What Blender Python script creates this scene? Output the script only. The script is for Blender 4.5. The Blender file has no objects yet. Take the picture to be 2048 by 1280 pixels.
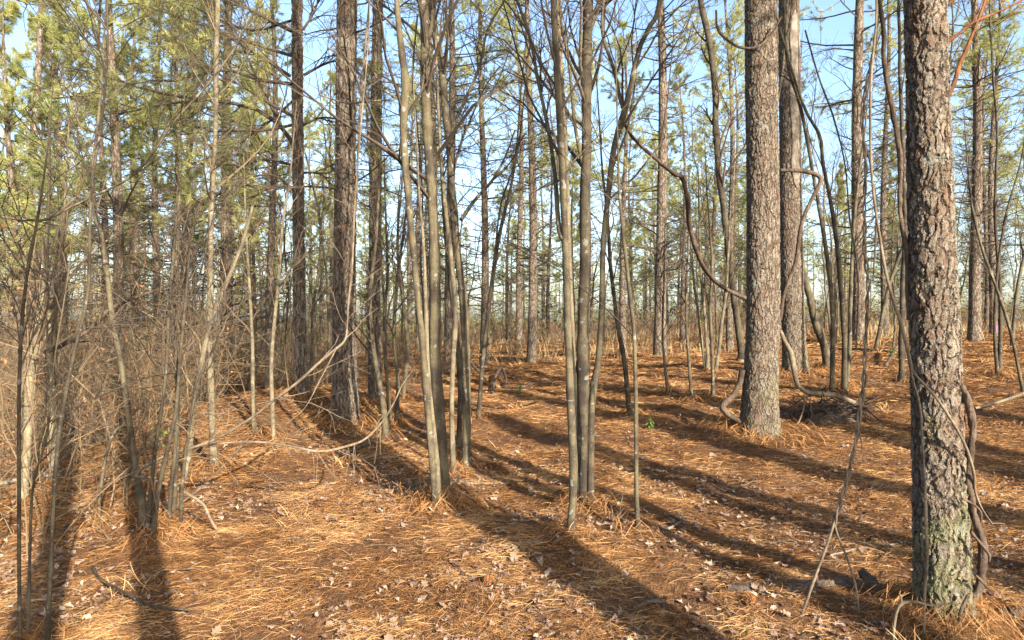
import bpy, math
import numpy as np
from mathutils import Vector

SC = bpy.context.scene
C = SC.collection
rng = np.random.default_rng(11)
R = math.radians

# ------------------------------------------------------------------ camera, sky, sun, exposure
F = 1365.0            # focal length in photograph pixels (2048 wide)
EYE = 1.5
cd = bpy.data.cameras.new('camera'); cam = bpy.data.objects.new('camera', cd); C.objects.link(cam)
cd.sensor_width = 36.0; cd.lens = 36.0 * F / 2048.0; cd.clip_start = 0.05; cd.clip_end = 3000
cam.location = (0, 0, EYE); cam.rotation_euler = (R(90), 0, 0)
SC.camera = cam
SUN_AZ, SUN_EL = 31.0, 25.0       # the sun stands behind the camera, 31 degrees to its right
w = bpy.data.worlds.new("World"); SC.world = w; w.use_nodes = True
nt = w.node_tree
sky = nt.nodes.new('ShaderNodeTexSky'); sky.sky_type = 'NISHITA'; sky.sun_disc = False
sky.sun_elevation = R(SUN_EL); sky.sun_rotation = R(180 - SUN_AZ)
sky.air_density = 1.0; sky.dust_density = 2.0; sky.ozone_density = 2.2
bg = nt.nodes['Background']; bg.inputs['Strength'].default_value = 0.12
nt.links.new(sky.outputs[0], bg.inputs[0])
sl = bpy.data.lights.new('sun', 'SUN'); so = bpy.data.objects.new('sun', sl); C.objects.link(so)
sl.energy = 5.0; sl.angle = R(0.42); sl.color = (1.0, 0.905, 0.77)
ldir = Vector((-math.sin(R(SUN_AZ)) * math.cos(R(SUN_EL)), math.cos(R(SUN_AZ)) * math.cos(R(SUN_EL)), -math.sin(R(SUN_EL))))
so.rotation_euler = ldir.to_track_quat('-Z', 'Y').to_euler(); so.location = (8, -12, 14)
SC.view_settings.view_transform = 'Standard'; SC.view_settings.look = 'None'
SC.view_settings.gamma = 1.0; SC.view_settings.exposure = 1.9
SC.cycles.max_bounces = 6; SC.cycles.diffuse_bounces = 3; SC.cycles.transmission_bounces = 3
SC.cycles.glossy_bounces = 2; SC.cycles.transparent_max_bounces = 4

# ------------------------------------------------------------------ helpers
def ss(a, b, x):
    t = np.clip((np.asarray(x, float) - a) / (b - a), 0, 1); return t * t * (3 - 2 * t)
_lat = np.random.default_rng(3).random((256, 256))
def noise(x, y):
    x = np.asarray(x, float); y = np.asarray(y, float)
    xi = np.floor(x).astype(int); yi = np.floor(y).astype(int)
    fx = x - xi; fy = y - yi; fx = fx * fx * (3 - 2 * fx); fy = fy * fy * (3 - 2 * fy)
    g = lambda a, b: _lat[a % 256, b % 256]
    return (g(xi, yi) * (1 - fx) + g(xi + 1, yi) * fx) * (1 - fy) + (g(xi, yi + 1) * (1 - fx) + g(xi + 1, yi + 1) * fx) * fy - .5
def norm(v):
    return v / np.maximum(np.linalg.norm(v, axis=-1, keepdims=True), 1e-9)

MOUNDS = []                                    # straw heaped against trunk bases: x, y, radius, height
def h_base(x, y):
    x = np.asarray(x, float); y = np.asarray(y, float)
    h = .25 * ss(4, 14, y)
    h = h + .055 * 14 * np.tanh(np.maximum(x, 0) / 14) * ss(5, 11, y)
    s = np.maximum(0, -x - 3.0)
    h = h - 1.9 * np.tanh(.072 * s) * ss(0, 4, y)
    h = h + .38 * np.exp(-(((x + 3.5) / 1.5) ** 2 + ((y - 9.6) / 1.8) ** 2))
    h = h - .12 * np.exp(-(((x + 6.3) / 1.0) ** 2 + ((y - 7.6) / 2.0) ** 2))
    h = h + .16 * noise(x * .45 + 3, y * .45) * ss(1, 5, y) + .08 * noise(x * 1.3, y * 1.3 + 9)
    return h
def height(x, y):
    h = h_base(x, y)
    h = h + .040 * noise(x * 3.1 + 7, y * 3.1) + .026 * noise(x * 7.1, y * 7.1 + 5)
    for mx, my, mr, ma in MOUNDS:
        h = h + ma * np.exp(-((x - mx) ** 2 + (y - my) ** 2) / mr ** 2)
    return h
def at(px, py):                                # where the photograph's ground pixel lies in the place
    dx = (px - 1024) / F; dz = -(py - 640) / F
    t = np.concatenate([np.arange(2, 40, .01), np.arange(40, 120, .1)])
    below = (EYE + dz * t) < h_base(dx * t, t)
    k = int(np.argmax(below)) if below.any() else len(t) - 1
    return np.array([dx * t[k], t[k], float(h_base(dx * t[k], t[k]))])
def W(px, py, d):
    return np.array([(px - 1024) / F * d, d, EYE - (py - 640) / F * d])
def spline(p, n):                              # Catmull-Rom through rows of p
    p = np.asarray(p, float); m = len(p)
    if m < 3:
        return p[0] + (p[-1] - p[0]) * np.linspace(0, 1, n)[:, None]
    q = np.vstack([2 * p[0] - p[1], p, 2 * p[-1] - p[-2]])
    seg = np.linalg.norm(np.diff(p[:, :3], axis=0), axis=1); cum = np.concatenate([[0], np.cumsum(seg)])
    s = np.linspace(0, cum[-1], n); i = np.clip(np.searchsorted(cum, s, 'right') - 1, 0, m - 2)
    t = ((s - cum[i]) / np.maximum(seg[i], 1e-9))[:, None]
    a, b, c, d = q[i], q[i + 1], q[i + 2], q[i + 3]
    return .5 * (2 * b + (c - a) * t + (2 * a - 5 * b + 4 * c - d) * t ** 2 + (3 * b - a - 3 * c + d) * t ** 3)

class MB:                                      # collects faces, builds ONE mesh
    def __init__(s): s.v = []; s.f = []; s.m = []; s.a = []; s.n = 0
    def add(s, v, f, mat=0, rnd=None):
        v = np.asarray(v, float).reshape(-1, 3); f = np.asarray(f, np.int64)
        s.v.append(v); s.f.append(f + s.n); s.m.append(np.full(len(f), mat, np.int32))
        s.a.append(np.full(len(v), .5) if rnd is None else np.broadcast_to(rnd, (len(v),)).astype(float)); s.n += len(v)
    def tubes(s, P, Rr, n=5, mat=0, rnd=None, rough=0.0, cap=False):
        P = np.asarray(P, float); Rr = np.asarray(Rr, float)
        if P.ndim == 2: P = P[None]; Rr = Rr[None]
        N, K, _ = P.shape
        if N == 0: return
        T = norm(np.gradient(P, axis=1))
        ax = np.abs(norm(P[:, -1] - P[:, 0])); ref = np.zeros((N, 3)); ref[np.arange(N), np.argmin(ax, 1)] = 1
        A = norm(np.cross(T, ref[:, None, :])); B = np.cross(T, A)
        th = np.arange(n) * 2 * math.pi / n
        rr = Rr[:, :, None] * (1 + rough * rng.standard_normal((N, K, n)))
        V = P[:, :, None, :] + rr[..., None] * (A[:, :, None, :] * np.cos(th)[:, None] + B[:, :, None, :] * np.sin(th)[:, None])
        b = (np.arange(N) * K * n)[:, None, None]; k = (np.arange(K - 1) * n)[None, :, None]; j = np.arange(n)[None, None, :]
        j2 = (j + 1) % n
        Q = np.stack([b + k + j, b + k + j2, b + k + n + j2, b + k + n + j], -1).reshape(-1, 4)
        r = None if rnd is None else np.repeat(np.broadcast_to(rnd, (N,)), K * n)
        s.add(V, Q, mat, r)
        if cap:
            for i in range(N):
                for kk in (0, K - 1):
                    ring = V[i, kk]; c = ring.mean(0)
                    s.add(np.vstack([ring, c]), np.stack([np.arange(n), (np.arange(n) + 1) % n, np.full(n, n)], 1), mat, None if rnd is None else np.broadcast_to(rnd, (N,))[i])
    def build(s, name, mats, smooth=True, origin=(0, 0, 0)):
        me = bpy.data.meshes.new(name)
        v = np.concatenate(s.v) - np.asarray(origin)
        me.vertices.add(len(v)); me.vertices.foreach_set('co', v.astype(np.float32).ravel())
        tot = np.concatenate([np.full(len(f), f.shape[1]) for f in s.f]); lp = np.concatenate([f.ravel() for f in s.f])
        st = np.concatenate([[0], np.cumsum(tot)[:-1]])
        me.loops.add(len(lp)); me.loops.foreach_set('vertex_index', lp.astype(np.int32))
        me.polygons.add(len(tot)); me.polygons.foreach_set('loop_start', st.astype(np.int32))
        me.polygons.foreach_set('material_index', np.concatenate(s.m))
        me.polygons.foreach_set('use_smooth', np.full(len(tot), smooth))
        me.attributes.new('rnd', 'FLOAT', 'POINT').data.foreach_set('value', np.concatenate(s.a).astype(np.float32))
        for m in mats: me.materials.append(m)
        me.update(calc_edges=True)
        return me
def obj(name, me, parent=None):
    o = bpy.data.objects.new(name, me); C.objects.link(o)
    if parent: o.parent = parent
    return o
def thing(name, label, cat, loc=(0, 0, 0), group=None, rz=0.0):
    o = bpy.data.objects.new(name, None); C.objects.link(o); o.empty_display_size = .1
    o.location = loc; o.rotation_euler = (0, 0, rz); o['label'] = label; o['category'] = cat
    if group: o['group'] = group
    return o
def tag(o, label, cat, group=None):
    o['label'] = label; o['category'] = cat
    if group: o['group'] = group
    return o
def dup(root, loc, rz, sc, label, group, name=None, lean=(0, 0)):
    r = root.copy(); C.objects.link(r); r.location = loc; r.rotation_euler = (lean[0], lean[1], rz); r.scale = sc
    r['label'] = label; r['group'] = group
    for ch in root.children:
        c = ch.copy(); C.objects.link(c); c.parent = r
    return r
def interp(P, Rr, idx, t):
    K = P.shape[1]; f = np.clip(t, 0, .9999) * (K - 1); i = f.astype(int); fr = (f - i)[:, None]
    p = P[idx, i] * (1 - fr) + P[idx, i + 1] * fr; tan = norm(P[idx, i + 1] - P[idx, i])
    return p, tan, Rr[idx, i] * (1 - fr[:, 0]) + Rr[idx, i + 1] * fr[:, 0]
def grow(P, Rr, idx, t, ang, L, K=5, wob=.12, up=0., rs=.5, rmin=.0015, az=None, flat=0.):
    if P.ndim == 2: P = P[None]; Rr = Rr[None]
    N = len(idx); p, tan, r = interp(P, Rr, idx, t)
    u = rng.standard_normal((N, 3)); u[:, 2] *= (1 - flat)
    if az is not None: u = np.stack([np.cos(az), np.sin(az), np.zeros(N)], 1)
    u = norm(u - tan * np.sum(u * tan, 1, keepdims=True))
    ang = np.broadcast_to(ang, (N,))[:, None]; d = tan * np.cos(ang) + u * np.sin(ang)
    st = np.broadcast_to(L, (N,))[:, None] / (K - 1); out = [p]
    for k in range(K - 1):
        d = norm(d + wob * rng.standard_normal((N, 3)) + np.array([0, 0, 1.]) * up); p = p + d * st; out.append(p)
    r0 = np.maximum(r * rs, rmin)
    return np.stack(out, 1), np.maximum(r0[:, None] * np.linspace(1, .3, K), rmin * .7)
def many(n, per): return np.repeat(np.arange(n), per)
def U(a, b, n=None): return rng.uniform(a, b, n)

# ------------------------------------------------------------------ materials
def mat(name):
    m = bpy.data.materials.new(name); m.use_nodes = True; nt = m.node_tree
    for n in list(nt.nodes):
        if n.type != 'OUTPUT_MATERIAL': nt.nodes.remove(n)
    return m, nt, nt.nodes['Material Output']
class NT:
    def __init__(s, nt): s.nt = nt
    def n(s, t, **k):
        x = s.nt.nodes.new(t)
        for a, b in k.items():
            if a.startswith('i_'): x.inputs[int(a[2:]) if a[2:].isdigit() else a[2:].replace('_', ' ')].default_value = b
            else: setattr(x, a, b)
        return x
    def l(s, a, b): s.nt.links.new(a, b)
    def ramp(s, fac, stops):
        r = s.n('ShaderNodeValToRGB'); e = r.color_ramp.elements
        while len(e) < len(stops): e.new(.5)
        for x, (p, c) in zip(e, stops): x.position = p; x.color = (*c, 1)
        s.l(fac, r.inputs[0]); return r.outputs[0]
    def math(s, op, a, b=None, c=None, clamp=False):
        x = s.n('ShaderNodeMath', operation=op, use_clamp=clamp)
        for i, v in enumerate((a, b, c)):
            if v is None: continue
            if isinstance(v, (int, float)): x.inputs[i].default_value = v
            else: s.l(v, x.inputs[i])
        return x.outputs[0]
    def mix(s, f, a, b):
        x = s.n('ShaderNodeMix', data_type='RGBA')
        for i, v in ((0, f), (6, a), (7, b)):
            if isinstance(v, (int, float)): x.inputs[i].default_value = v
            elif isinstance(v, tuple): x.inputs[i].default_value = (*v, 1)
            else: s.l(v, x.inputs[i])
        return x.outputs[2]
    def noise(s, vec, scale, detail=3, rough=.55):
        x = s.n('ShaderNodeTexNoise', i_Scale=scale, i_Detail=detail, i_Roughness=rough); s.l(vec, x.inputs['Vector']); return x
    def mapv(s, vec, sc):
        x = s.n('ShaderNodeMapping'); x.inputs['Scale'].default_value = sc; s.l(vec, x.inputs[0]); return x.outputs[0]
    def smooth(s, v, a, b):
        x = s.n('ShaderNodeMapRange', interpolation_type='SMOOTHSTEP'); x.inputs[1].default_value = a; x.inputs[2].default_value = b
        s.l(v, x.inputs[0]); return x.outputs[0]

def bark_pine(name, scale, disp, moss=0.0, tint=1.0, red=0.0, zs=.36):
    m, nt, out = mat(name); g = NT(nt)
    tc = g.n('ShaderNodeTexCoord').outputs['Object']
    inf = g.n('ShaderNodeObjectInfo').outputs['Random']
    off = g.n('ShaderNodeVectorMath', operation='ADD'); g.l(tc, off.inputs[0])
    cb = g.n('ShaderNodeCombineXYZ'); g.l(g.math('MULTIPLY', inf, 37.), cb.inputs[2]); g.l(cb.outputs[0], off.inputs[1])
    v0 = off.outputs[0]
    wn = g.noise(v0, 6., 5, .62); wv = g.n('ShaderNodeVectorMath', operation='MULTIPLY_ADD'); g.l(wn.outputs['Color'], wv.inputs[0])
    wv.inputs[1].default_value = (.13, .13, .20); g.l(v0, wv.inputs[2])
    v = g.mapv(wv.outputs[0], (1, 1, zs))
    vo = g.n('ShaderNodeTexVoronoi', feature='DISTANCE_TO_EDGE', i_Scale=scale, i_Randomness=1.0); g.l(v, vo.inputs['Vector'])
    vc = g.n('ShaderNodeTexVoronoi', feature='F1', i_Scale=scale, i_Randomness=1.0); g.l(v, vc.inputs['Vector'])
    v2 = g.mapv(wv.outputs[0], (1, 1, zs * 1.5))
    vf = g.n('ShaderNodeTexVoronoi', feature='F1', i_Scale=scale * 2.3); g.l(v2, vf.inputs['Vector'])
    ve = g.n('ShaderNodeTexVoronoi', feature='DISTANCE_TO_EDGE', i_Scale=scale * 2.3); g.l(v2, ve.inputs['Vector'])
    fine = g.noise(g.mapv(v0, (1, 1, .55)), 85., 5, .7)
    mid = g.noise(g.mapv(v0, (1, 1, .35)), 14., 4, .65)
    big = g.noise(g.mapv(v0, (1, 1, .5)), 7., 3, .6)
    ragged = g.math('MULTIPLY_ADD', g.math('SUBTRACT', fine.outputs[0], .5), .16, vo.outputs['Distance'])
    ragged = g.math('MULTIPLY_ADD', g.math('SUBTRACT', mid.outputs[0], .55), .40, ragged)
    plate = g.smooth(ragged, .0, .17)
    cell = g.n('ShaderNodeSeparateColor'); g.l(vc.outputs['Color'], cell.inputs[0])
    flake = g.n('ShaderNodeSeparateColor'); g.l(vf.outputs['Color'], flake.inputs[0])
    fe = g.smooth(ve.outputs['Distance'], .0, .10)
    h = g.math('MULTIPLY', plate, .70)
    h = g.math('MULTIPLY_ADD', g.math('MULTIPLY', flake.outputs[0], fe), .34, h)
    h = g.math('MULTIPLY_ADD', cell.outputs[1], .16, h)
    h = g.math('MULTIPLY_ADD', fine.outputs[0], .42, h)
    c = g.mix(cell.outputs[0], (.200 * tint, .152 * tint, .104 * tint), (.285 * tint, .235 * tint, .170 * tint))
    c = g.mix(g.smooth(flake.outputs[1], .25, .95), c, (.270 * tint, .240 * tint, .192 * tint))
    c = g.mix(g.math('MULTIPLY', g.smooth(flake.outputs[2], .72, .80), .6), c, (.155 * tint, .085 * tint, .048 * tint))
    c = g.mix(g.math('MULTIPLY', g.smooth(big.outputs[0], .5, .72), .5 + red), c, (.19 * tint, .10 * tint, .055 * tint))
    c = g.mix(g.math('MULTIPLY', g.smooth(fine.outputs[0], .58, .36), .75), c, (.085 * tint, .060 * tint, .045 * tint))
    c = g.mix(g.math('MULTIPLY', g.smooth(plate, .75, .05), .85), c, (.050, .036, .026))
    lich = g.noise(v0, 5., 4, .7)
    c = g.mix(g.math('MULTIPLY', g.smooth(lich.outputs[0], .60, .70), .55), c, (.24, .25, .205))
    if moss > 0:
        sx = g.n('ShaderNodeSeparateXYZ'); g.l(tc, sx.inputs[0])
        mn = g.noise(v0, 4.2, 4, .7)
        f = g.math('MULTIPLY_ADD', g.smooth(sx.outputs[2], 1.6, -.1), .20, mn.outputs[0])
        f = g.math('MULTIPLY_ADD', g.smooth(sx.outputs[0], .0, .2), .08, f)
        f = g.math('MULTIPLY', g.smooth(f, .60, .80), moss * .8)
        f = g.math('MULTIPLY', f, g.smooth(fine.outputs[0], .35, .6))
        c = g.mix(f, c, (.125, .140, .050))
    b = g.n('ShaderNodeBsdfPrincipled', i_Roughness=.92); b.inputs['Specular IOR Level'].default_value = .15
    g.l(c, b.inputs['Base Color'])
    if disp > 0:
        d = g.n('ShaderNodeDisplacement', i_Scale=disp, i_Midlevel=1.15); g.l(h, d.inputs['Height']); g.l(d.outputs[0], out.inputs['Displacement'])
        m.displacement_method = 'BOTH'
    else:
        bp = g.n('ShaderNodeBump', i_Strength=1.0, i_Distance=.02); g.l(h, bp.inputs['Height']); g.l(bp.outputs[0], b.inputs['Normal'])
    g.l(b.outputs[0], out.inputs['Surface']); return m
def bark_smooth(name, c1, c2, lich=.5, bump=.004, green=0.):
    m, nt, out = mat(name); g = NT(nt)
    tc = g.n('ShaderNodeTexCoord').outputs['Object']; inf = g.n('ShaderNodeObjectInfo').outputs['Random']
    off = g.n('ShaderNodeVectorMath', operation='ADD'); g.l(tc, off.inputs[0])
    cb = g.n('ShaderNodeCombineXYZ'); g.l(g.math('MULTIPLY', inf, 53.), cb.inputs[0]); g.l(cb.outputs[0], off.inputs[1]); v = off.outputs[0]
    n1 = g.noise(g.mapv(v, (1, 1, .12)), 38., 4, .6); n2 = g.noise(v, 5., 4, .6); n3 = g.noise(v, 60., 3, .6)
    c = g.mix(g.smooth(n1.outputs[0], .3, .7), c1, c2)
    c = g.mix(g.math('MULTIPLY', g.smooth(n2.outputs[0], .42, .62), .75), c, tuple(x * .5 for x in c1))
    c = g.mix(g.math('MULTIPLY', g.smooth(n3.outputs[0], .5, .66), .55), c, tuple(x * .45 for x in c1))
    if green: c = g.mix(g.math('MULTIPLY', g.smooth(n2.outputs[0], .62, .38), green), c, (.135, .125, .045))
    nl = g.noise(v, 17., 3, .5); ns = g.noise(v, 95., 2, .5)
    c = g.mix(g.math('MULTIPLY', g.smooth(nl.outputs[0], .64, .68), lich), c, (.24, .23, .20))
    c = g.mix(g.math('MULTIPLY', g.smooth(ns.outputs[0], .66, .70), lich * .8), c, (.20, .19, .165))
    b = g.n('ShaderNodeBsdfPrincipled', i_Roughness=.85); b.inputs['Specular IOR Level'].default_value = .2
    g.l(c, b.inputs['Base Color'])
    h = g.math('MULTIPLY_ADD', n3.outputs[0], .5, n1.outputs[0])
    bp = g.n('ShaderNodeBump', i_Strength=.9, i_Distance=bump); g.l(h, bp.inputs['Height']); g.l(bp.outputs[0], b.inputs['Normal'])
    g.l(b.outputs[0], out.inputs['Surface']); return m
def twig_mat(name, c1, c2):
    m, nt, out = mat(name); g = NT(nt)
    a = g.n('ShaderNodeAttribute', attribute_name='rnd').outputs['Fac']
    b = g.n('ShaderNodeBsdfPrincipled', i_Roughness=.9); b.inputs['Specular IOR Level'].default_value = .15
    g.l(g.mix(a, c1, c2), b.inputs['Base Color']); g.l(b.outputs[0], out.inputs['Surface']); return m
def leafy(name, stops, trans=.35, tcol=None, objrand=.0):
    m, nt, out = mat(name); g = NT(nt)
    a = g.n('ShaderNodeAttribute', attribute_name='rnd').outputs['Fac']
    if objrand:
        inf = g.n('ShaderNodeObjectInfo').outputs['Random']
        a = g.math('MULTIPLY_ADD', g.math('SUBTRACT', inf, .5), objrand, a, clamp=True)
    c = g.ramp(a, stops)
    d = g.n('ShaderNodeBsdfDiffuse'); g.l(c, d.inputs[0])
    t = g.n('ShaderNodeBsdfTranslucent'); g.l(c if tcol is None else g.mix(.5, c, tcol), t.inputs[0])
    x = g.n('ShaderNodeMixShader'); x.inputs[0].default_value = trans
    g.l(d.outputs[0], x.inputs[1]); g.l(t.outputs[0], x.inputs[2]); g.l(x.outputs[0], out.inputs['Surface']); return m

M_HERO = bark_pine('bark_plates_mossy', 29., .016, moss=.9, tint=.74, red=.1, zs=.27)
M_HERO2 = bark_pine('bark_plates', 28., .018, moss=.5, tint=.74, red=.1, zs=.21)
M_DARK = bark_pine('bark_plates_dark', 20., .022, tint=.70, red=.25, zs=.15)
M_PINE = bark_pine('bark_far', 17., 0, red=.25, tint=.78, zs=.25)
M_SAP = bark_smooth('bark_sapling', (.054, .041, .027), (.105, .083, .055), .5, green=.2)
M_SAPD = bark_smooth('bark_sapling_dark', (.036, .027, .018), (.070, .055, .037), .4, green=.1)  # darker copy of the bark; shade on the shaded stems is in its colour
M_SAPL = bark_smooth('bark_sapling_pale', (.100, .078, .050), (.180, .145, .096), .35, green=.2)  # paler copy; sunlight on the mound saplings is put into this colour
M_SAPB = bark_smooth('bark_sapling_sunlit', (.17, .138, .088), (.26, .215, .14), .3, green=.3)  # brightest copy, sunlight painted into the bark of the two vine-wrapped trunks
M_VINE = bark_smooth('vine_bark', (.125, .093, .060), (.215, .165, .108), .2)
M_VINED = bark_smooth('vine_bark_dark', (.060, .040, .027), (.125, .088, .060), .12, bump=.012)
M_RED = bark_smooth('dead_wood_red', (.12, .045, .016), (.22, .085, .03), .1, bump=.01)
M_DEAD = bark_smooth('dead_wood', (.15, .12, .09), (.25, .21, .16), .2, bump=.006)
M_ROT = bark_smooth('rotten_wood', (.060, .044, .031), (.125, .095, .068), .1, bump=.02)
M_TWIG = twig_mat('twigs', (.036, .027, .020), (.095, .072, .050))
M_TWIGP = twig_mat('twigs_pale', (.062, .045, .029), (.165, .120, .076))
M_NEED = leafy('pine_needles', [(0, (.060, .080, .045)), (.25, (.20, .22, .085)), (1, (.50, .48, .17))], .45, (.45, .44, .15), .35)
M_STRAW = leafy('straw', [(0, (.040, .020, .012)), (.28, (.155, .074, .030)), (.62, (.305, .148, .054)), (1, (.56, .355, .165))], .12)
M_LEAF = leafy('dead_leaves', [(0, (.060, .030, .020)), (.4, (.140, .086, .058)), (.8, (.24, .172, .122)), (1, (.33, .255, .19))], .15)
M_BROWN = leafy('brown_leaves', [(0, (.10, .045, .02)), (.6, (.26, .12, .05)), (1, (.36, .20, .09))], .3)
M_GREEN = leafy('green_leaves', [(0, (.05, .085, .025)), (1, (.22, .26, .07))], .3)
M_GRASS = leafy('dry_grass', [(0, (.16, .10, .05)), (.6, (.34, .24, .12)), (1, (.5, .4, .22))], .25)

def ground_mat():
    m, nt, out = mat('forest_floor'); g = NT(nt)
    tc = g.n('ShaderNodeTexCoord').outputs['Object']
    n1 = g.noise(tc, .8, 5, .6); n2 = g.noise(tc, 22., 5, .7); n3 = g.noise(g.mapv(tc, (1, .25, 1)), 90., 3, .7)
    c = g.ramp(n2.outputs[0], [(.25, (.045, .024, .014)), (.5, (.12, .060, .027)), (.75, (.25, .13, .058))])
    c = g.mix(g.math('MULTIPLY', g.smooth(n1.outputs[0], .45, .7), .5), c, (.14, .075, .042))
    b = g.n('ShaderNodeBsdfPrincipled', i_Roughness=.95); b.inputs['Specular IOR Level'].default_value = .1
    g.l(c, b.inputs['Base Color'])
    bp = g.n('ShaderNodeBump', i_Strength=1., i_Distance=.03); g.l(g.math('ADD', n2.outputs[0], n3.outputs[0]), bp.inputs['Height'])
    g.l(bp.outputs[0], b.inputs['Normal']); g.l(b.outputs[0], out.inputs['Surface']); return m
M_GROUND = ground_mat()

# ------------------------------------------------------------------ traced trees: photograph points (x, y, width)
def trunk_path(pts, d=None, n=40, ext=3.0, bury=.12, depth_bend=.0):
    """pts from top to base or base to top; returns path and radii base -> top in metres, and the base."""
    pts = sorted(pts, key=lambda p: -p[1])
    b = at(pts[0][0], pts[0][1]) if d is None else None
    d = b[1] if d is None else d
    q = []
    for px, py, wd in pts:
        p = W(px, py, d); q.append([p[0], p[1], p[2], wd * d / F / 2 * F / math.hypot(F, px - 1024)])
    q = np.array(q)
    if depth_bend:
        q[:, 1] += depth_bend * np.sin((q[:, 2] - q[0, 2]) * 1.1)
    if ext > 0:
        v = norm(q[-1, :3] - q[-2, :3]); v = norm(v * .6 + np.array([0, 0, .4]))
        q = np.vstack([q, np.append(q[-1, :3] + v * ext * .5, q[-1, 3] * .7), np.append(q[-1, :3] + v * ext, q[-1, 3] * .3)])
    s = spline(q, n)
    lo = s[0].copy(); dn = s[0, :3] - s[1, :3]; dn = dn / max(abs(dn[2]), 1e-6); lo[:3] += dn * bury
    s = np.vstack([lo, s])
    base = np.array([q[0, 0], q[0, 1], q[0, 2]])
    return s[:, :3], np.maximum(s[:, 3], .002), base

def round_trunk(mb, P, Rr, n, step, zdense, lobes=.10, mat_i=0, flat_noise=.05):
    """dense rings so that the bark can be displaced; coarser above zdense"""
    cum = np.concatenate([[0], np.cumsum(np.linalg.norm(np.diff(P, axis=0), axis=1))])
    s = []; a = 0.
    while a < cum[-1]:
        s.append(a); z = np.interp(a, cum, P[:, 2]); a += step if z < zdense else step * 8
    s = np.array(s + [cum[-1]])
    p = np.stack([np.interp(s, cum, P[:, k]) for k in range(3)], 1); r = np.interp(s, cum, Rr)
    th = np.arange(n) * 2 * math.pi / n; z0 = P[1, 2]; ph = U(0, 6)
    zz = p[:, 2:3] - z0
    k = 1 + lobes * np.exp(-np.maximum(zz, 0) / .22) * (np.cos(5 * th + ph) + .6 * np.cos(3 * th + 2 * ph))
    k = k + flat_noise * (noise(np.cos(th)[None] * 1.6 + p[:, 2:3] * 1.1 + ph, np.sin(th)[None] * 1.6 + 5 + 0 * zz))
    k = k + np.exp(-np.maximum(zz, 0) / .08) * .05
    rr = r[:, None] * k
    V = np.stack([p[:, 0:1] + rr * np.cos(th), p[:, 1:2] + rr * np.sin(th), np.broadcast_to(p[:, 2:3], rr.shape)], -1)
    K = len(s); kk = (np.arange(K - 1) * n)[:, None]; j = np.arange(n)[None]; j2 = (j + 1) % n
    mb.add(V, np.stack([kk + j, kk + j2, kk + n + j2, kk + n + j], -1).reshape(-1, 4), mat_i)

def tufts(mb, c, d, n, L, spread, wd, mat_i, rv=None):
    N = len(c)
    if N == 0: return
    rr = rng.random(N) if rv is None else rv
    dirs = norm(norm(d)[:, None, :] + spread * rng.standard_normal((N, n, 3)))
    ln = L * U(.7, 1.15, (N, n, 1)); base = c[:, None, :] - norm(d)[:, None, :] * U(0, .09, (N, n, 1)) + .008 * rng.standard_normal((N, n, 3))
    side = norm(np.cross(dirs, rng.standard_normal((N, n, 3)))) * wd / 2
    tip = base + dirs * ln; tip[..., 2] -= .12 * ln[..., 0]
    V = np.stack([base + side, base - side, tip], 2).reshape(-1, 3)
    mb.add(V, np.arange(len(V)).reshape(-1, 3), mat_i, np.repeat(np.clip(rr[:, None] + .15 * rng.standard_normal((N, n)), 0, 1).ravel(), 3))
def leaves(mb, c, size, mat_i, rv=None):
    N = len(c); a = norm(rng.standard_normal((N, 3))); b = norm(np.cross(a, rng.standard_normal((N, 3)))); n = np.cross(a, b)
    s = (size * U(.6, 1.3, N))[:, None]
    V = np.stack([c, c + s * (.5 * a + .32 * b + .12 * n), c + s * a, c + s * (.5 * a - .32 * b + .12 * n)], 1).reshape(-1, 3)
    q = (np.arange(N) * 4)[:, None]
    mb.add(V, np.concatenate([q + np.array([0, 1, 2]), q + np.array([0, 2, 3])]), mat_i, np.repeat(rng.random(N) if rv is None else rv, 4))

def twigging(mb, P, Rr, nl, t0, t1, L, ang=(.5, 1.0), up=.05, rs=.42, sub=5, subL=.38, ter=3, mat_i=0, flat=.3, rmin=.0022, buds=0):
    """limbs, twigs and twiglets on one or several parents"""
    if P.ndim == 2: P = P[None]; Rr = Rr[None]
    N = len(P); idx = many(N, nl); t = U(t0, t1, len(idx)); Ls = L * U(.45, 1.15, len(idx)) * (1.15 - .6 * (t - t0) / max(t1 - t0, .01))
    P1, R1 = grow(P, Rr, idx, t, U(*ang, len(idx)), Ls, 7, .14, up, rs, rmin * 1.5, flat=flat)
    mb.tubes(P1, R1, 4, mat_i, rng.random(len(P1)))
    i2 = many(len(P1), sub)
    P2, R2 = grow(P1, R1, i2, U(.25, 1, len(i2)), U(.4, 1.0, len(i2)), Ls[i2] * subL * U(.5, 1.3, len(i2)), 5, .15, up, .6, rmin, flat=flat)
    mb.tubes(P2, R2, 3, mat_i, rng.random(len(P2)))
    if ter:
        i3 = many(len(P2), ter)
        P3, R3 = grow(P2, R2, i3, U(.3, 1, len(i3)), U(.4, 1.0, len(i3)), Ls[i2][i3] * subL * .5 * U(.4, 1.3, len(i3)), 4, .15, up, .7, rmin * .75, flat=flat)
        mb.tubes(P3, R3, 3, mat_i, rng.random(len(P3)))
        return P1, P2, P3
    return P1, P2, None

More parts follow.
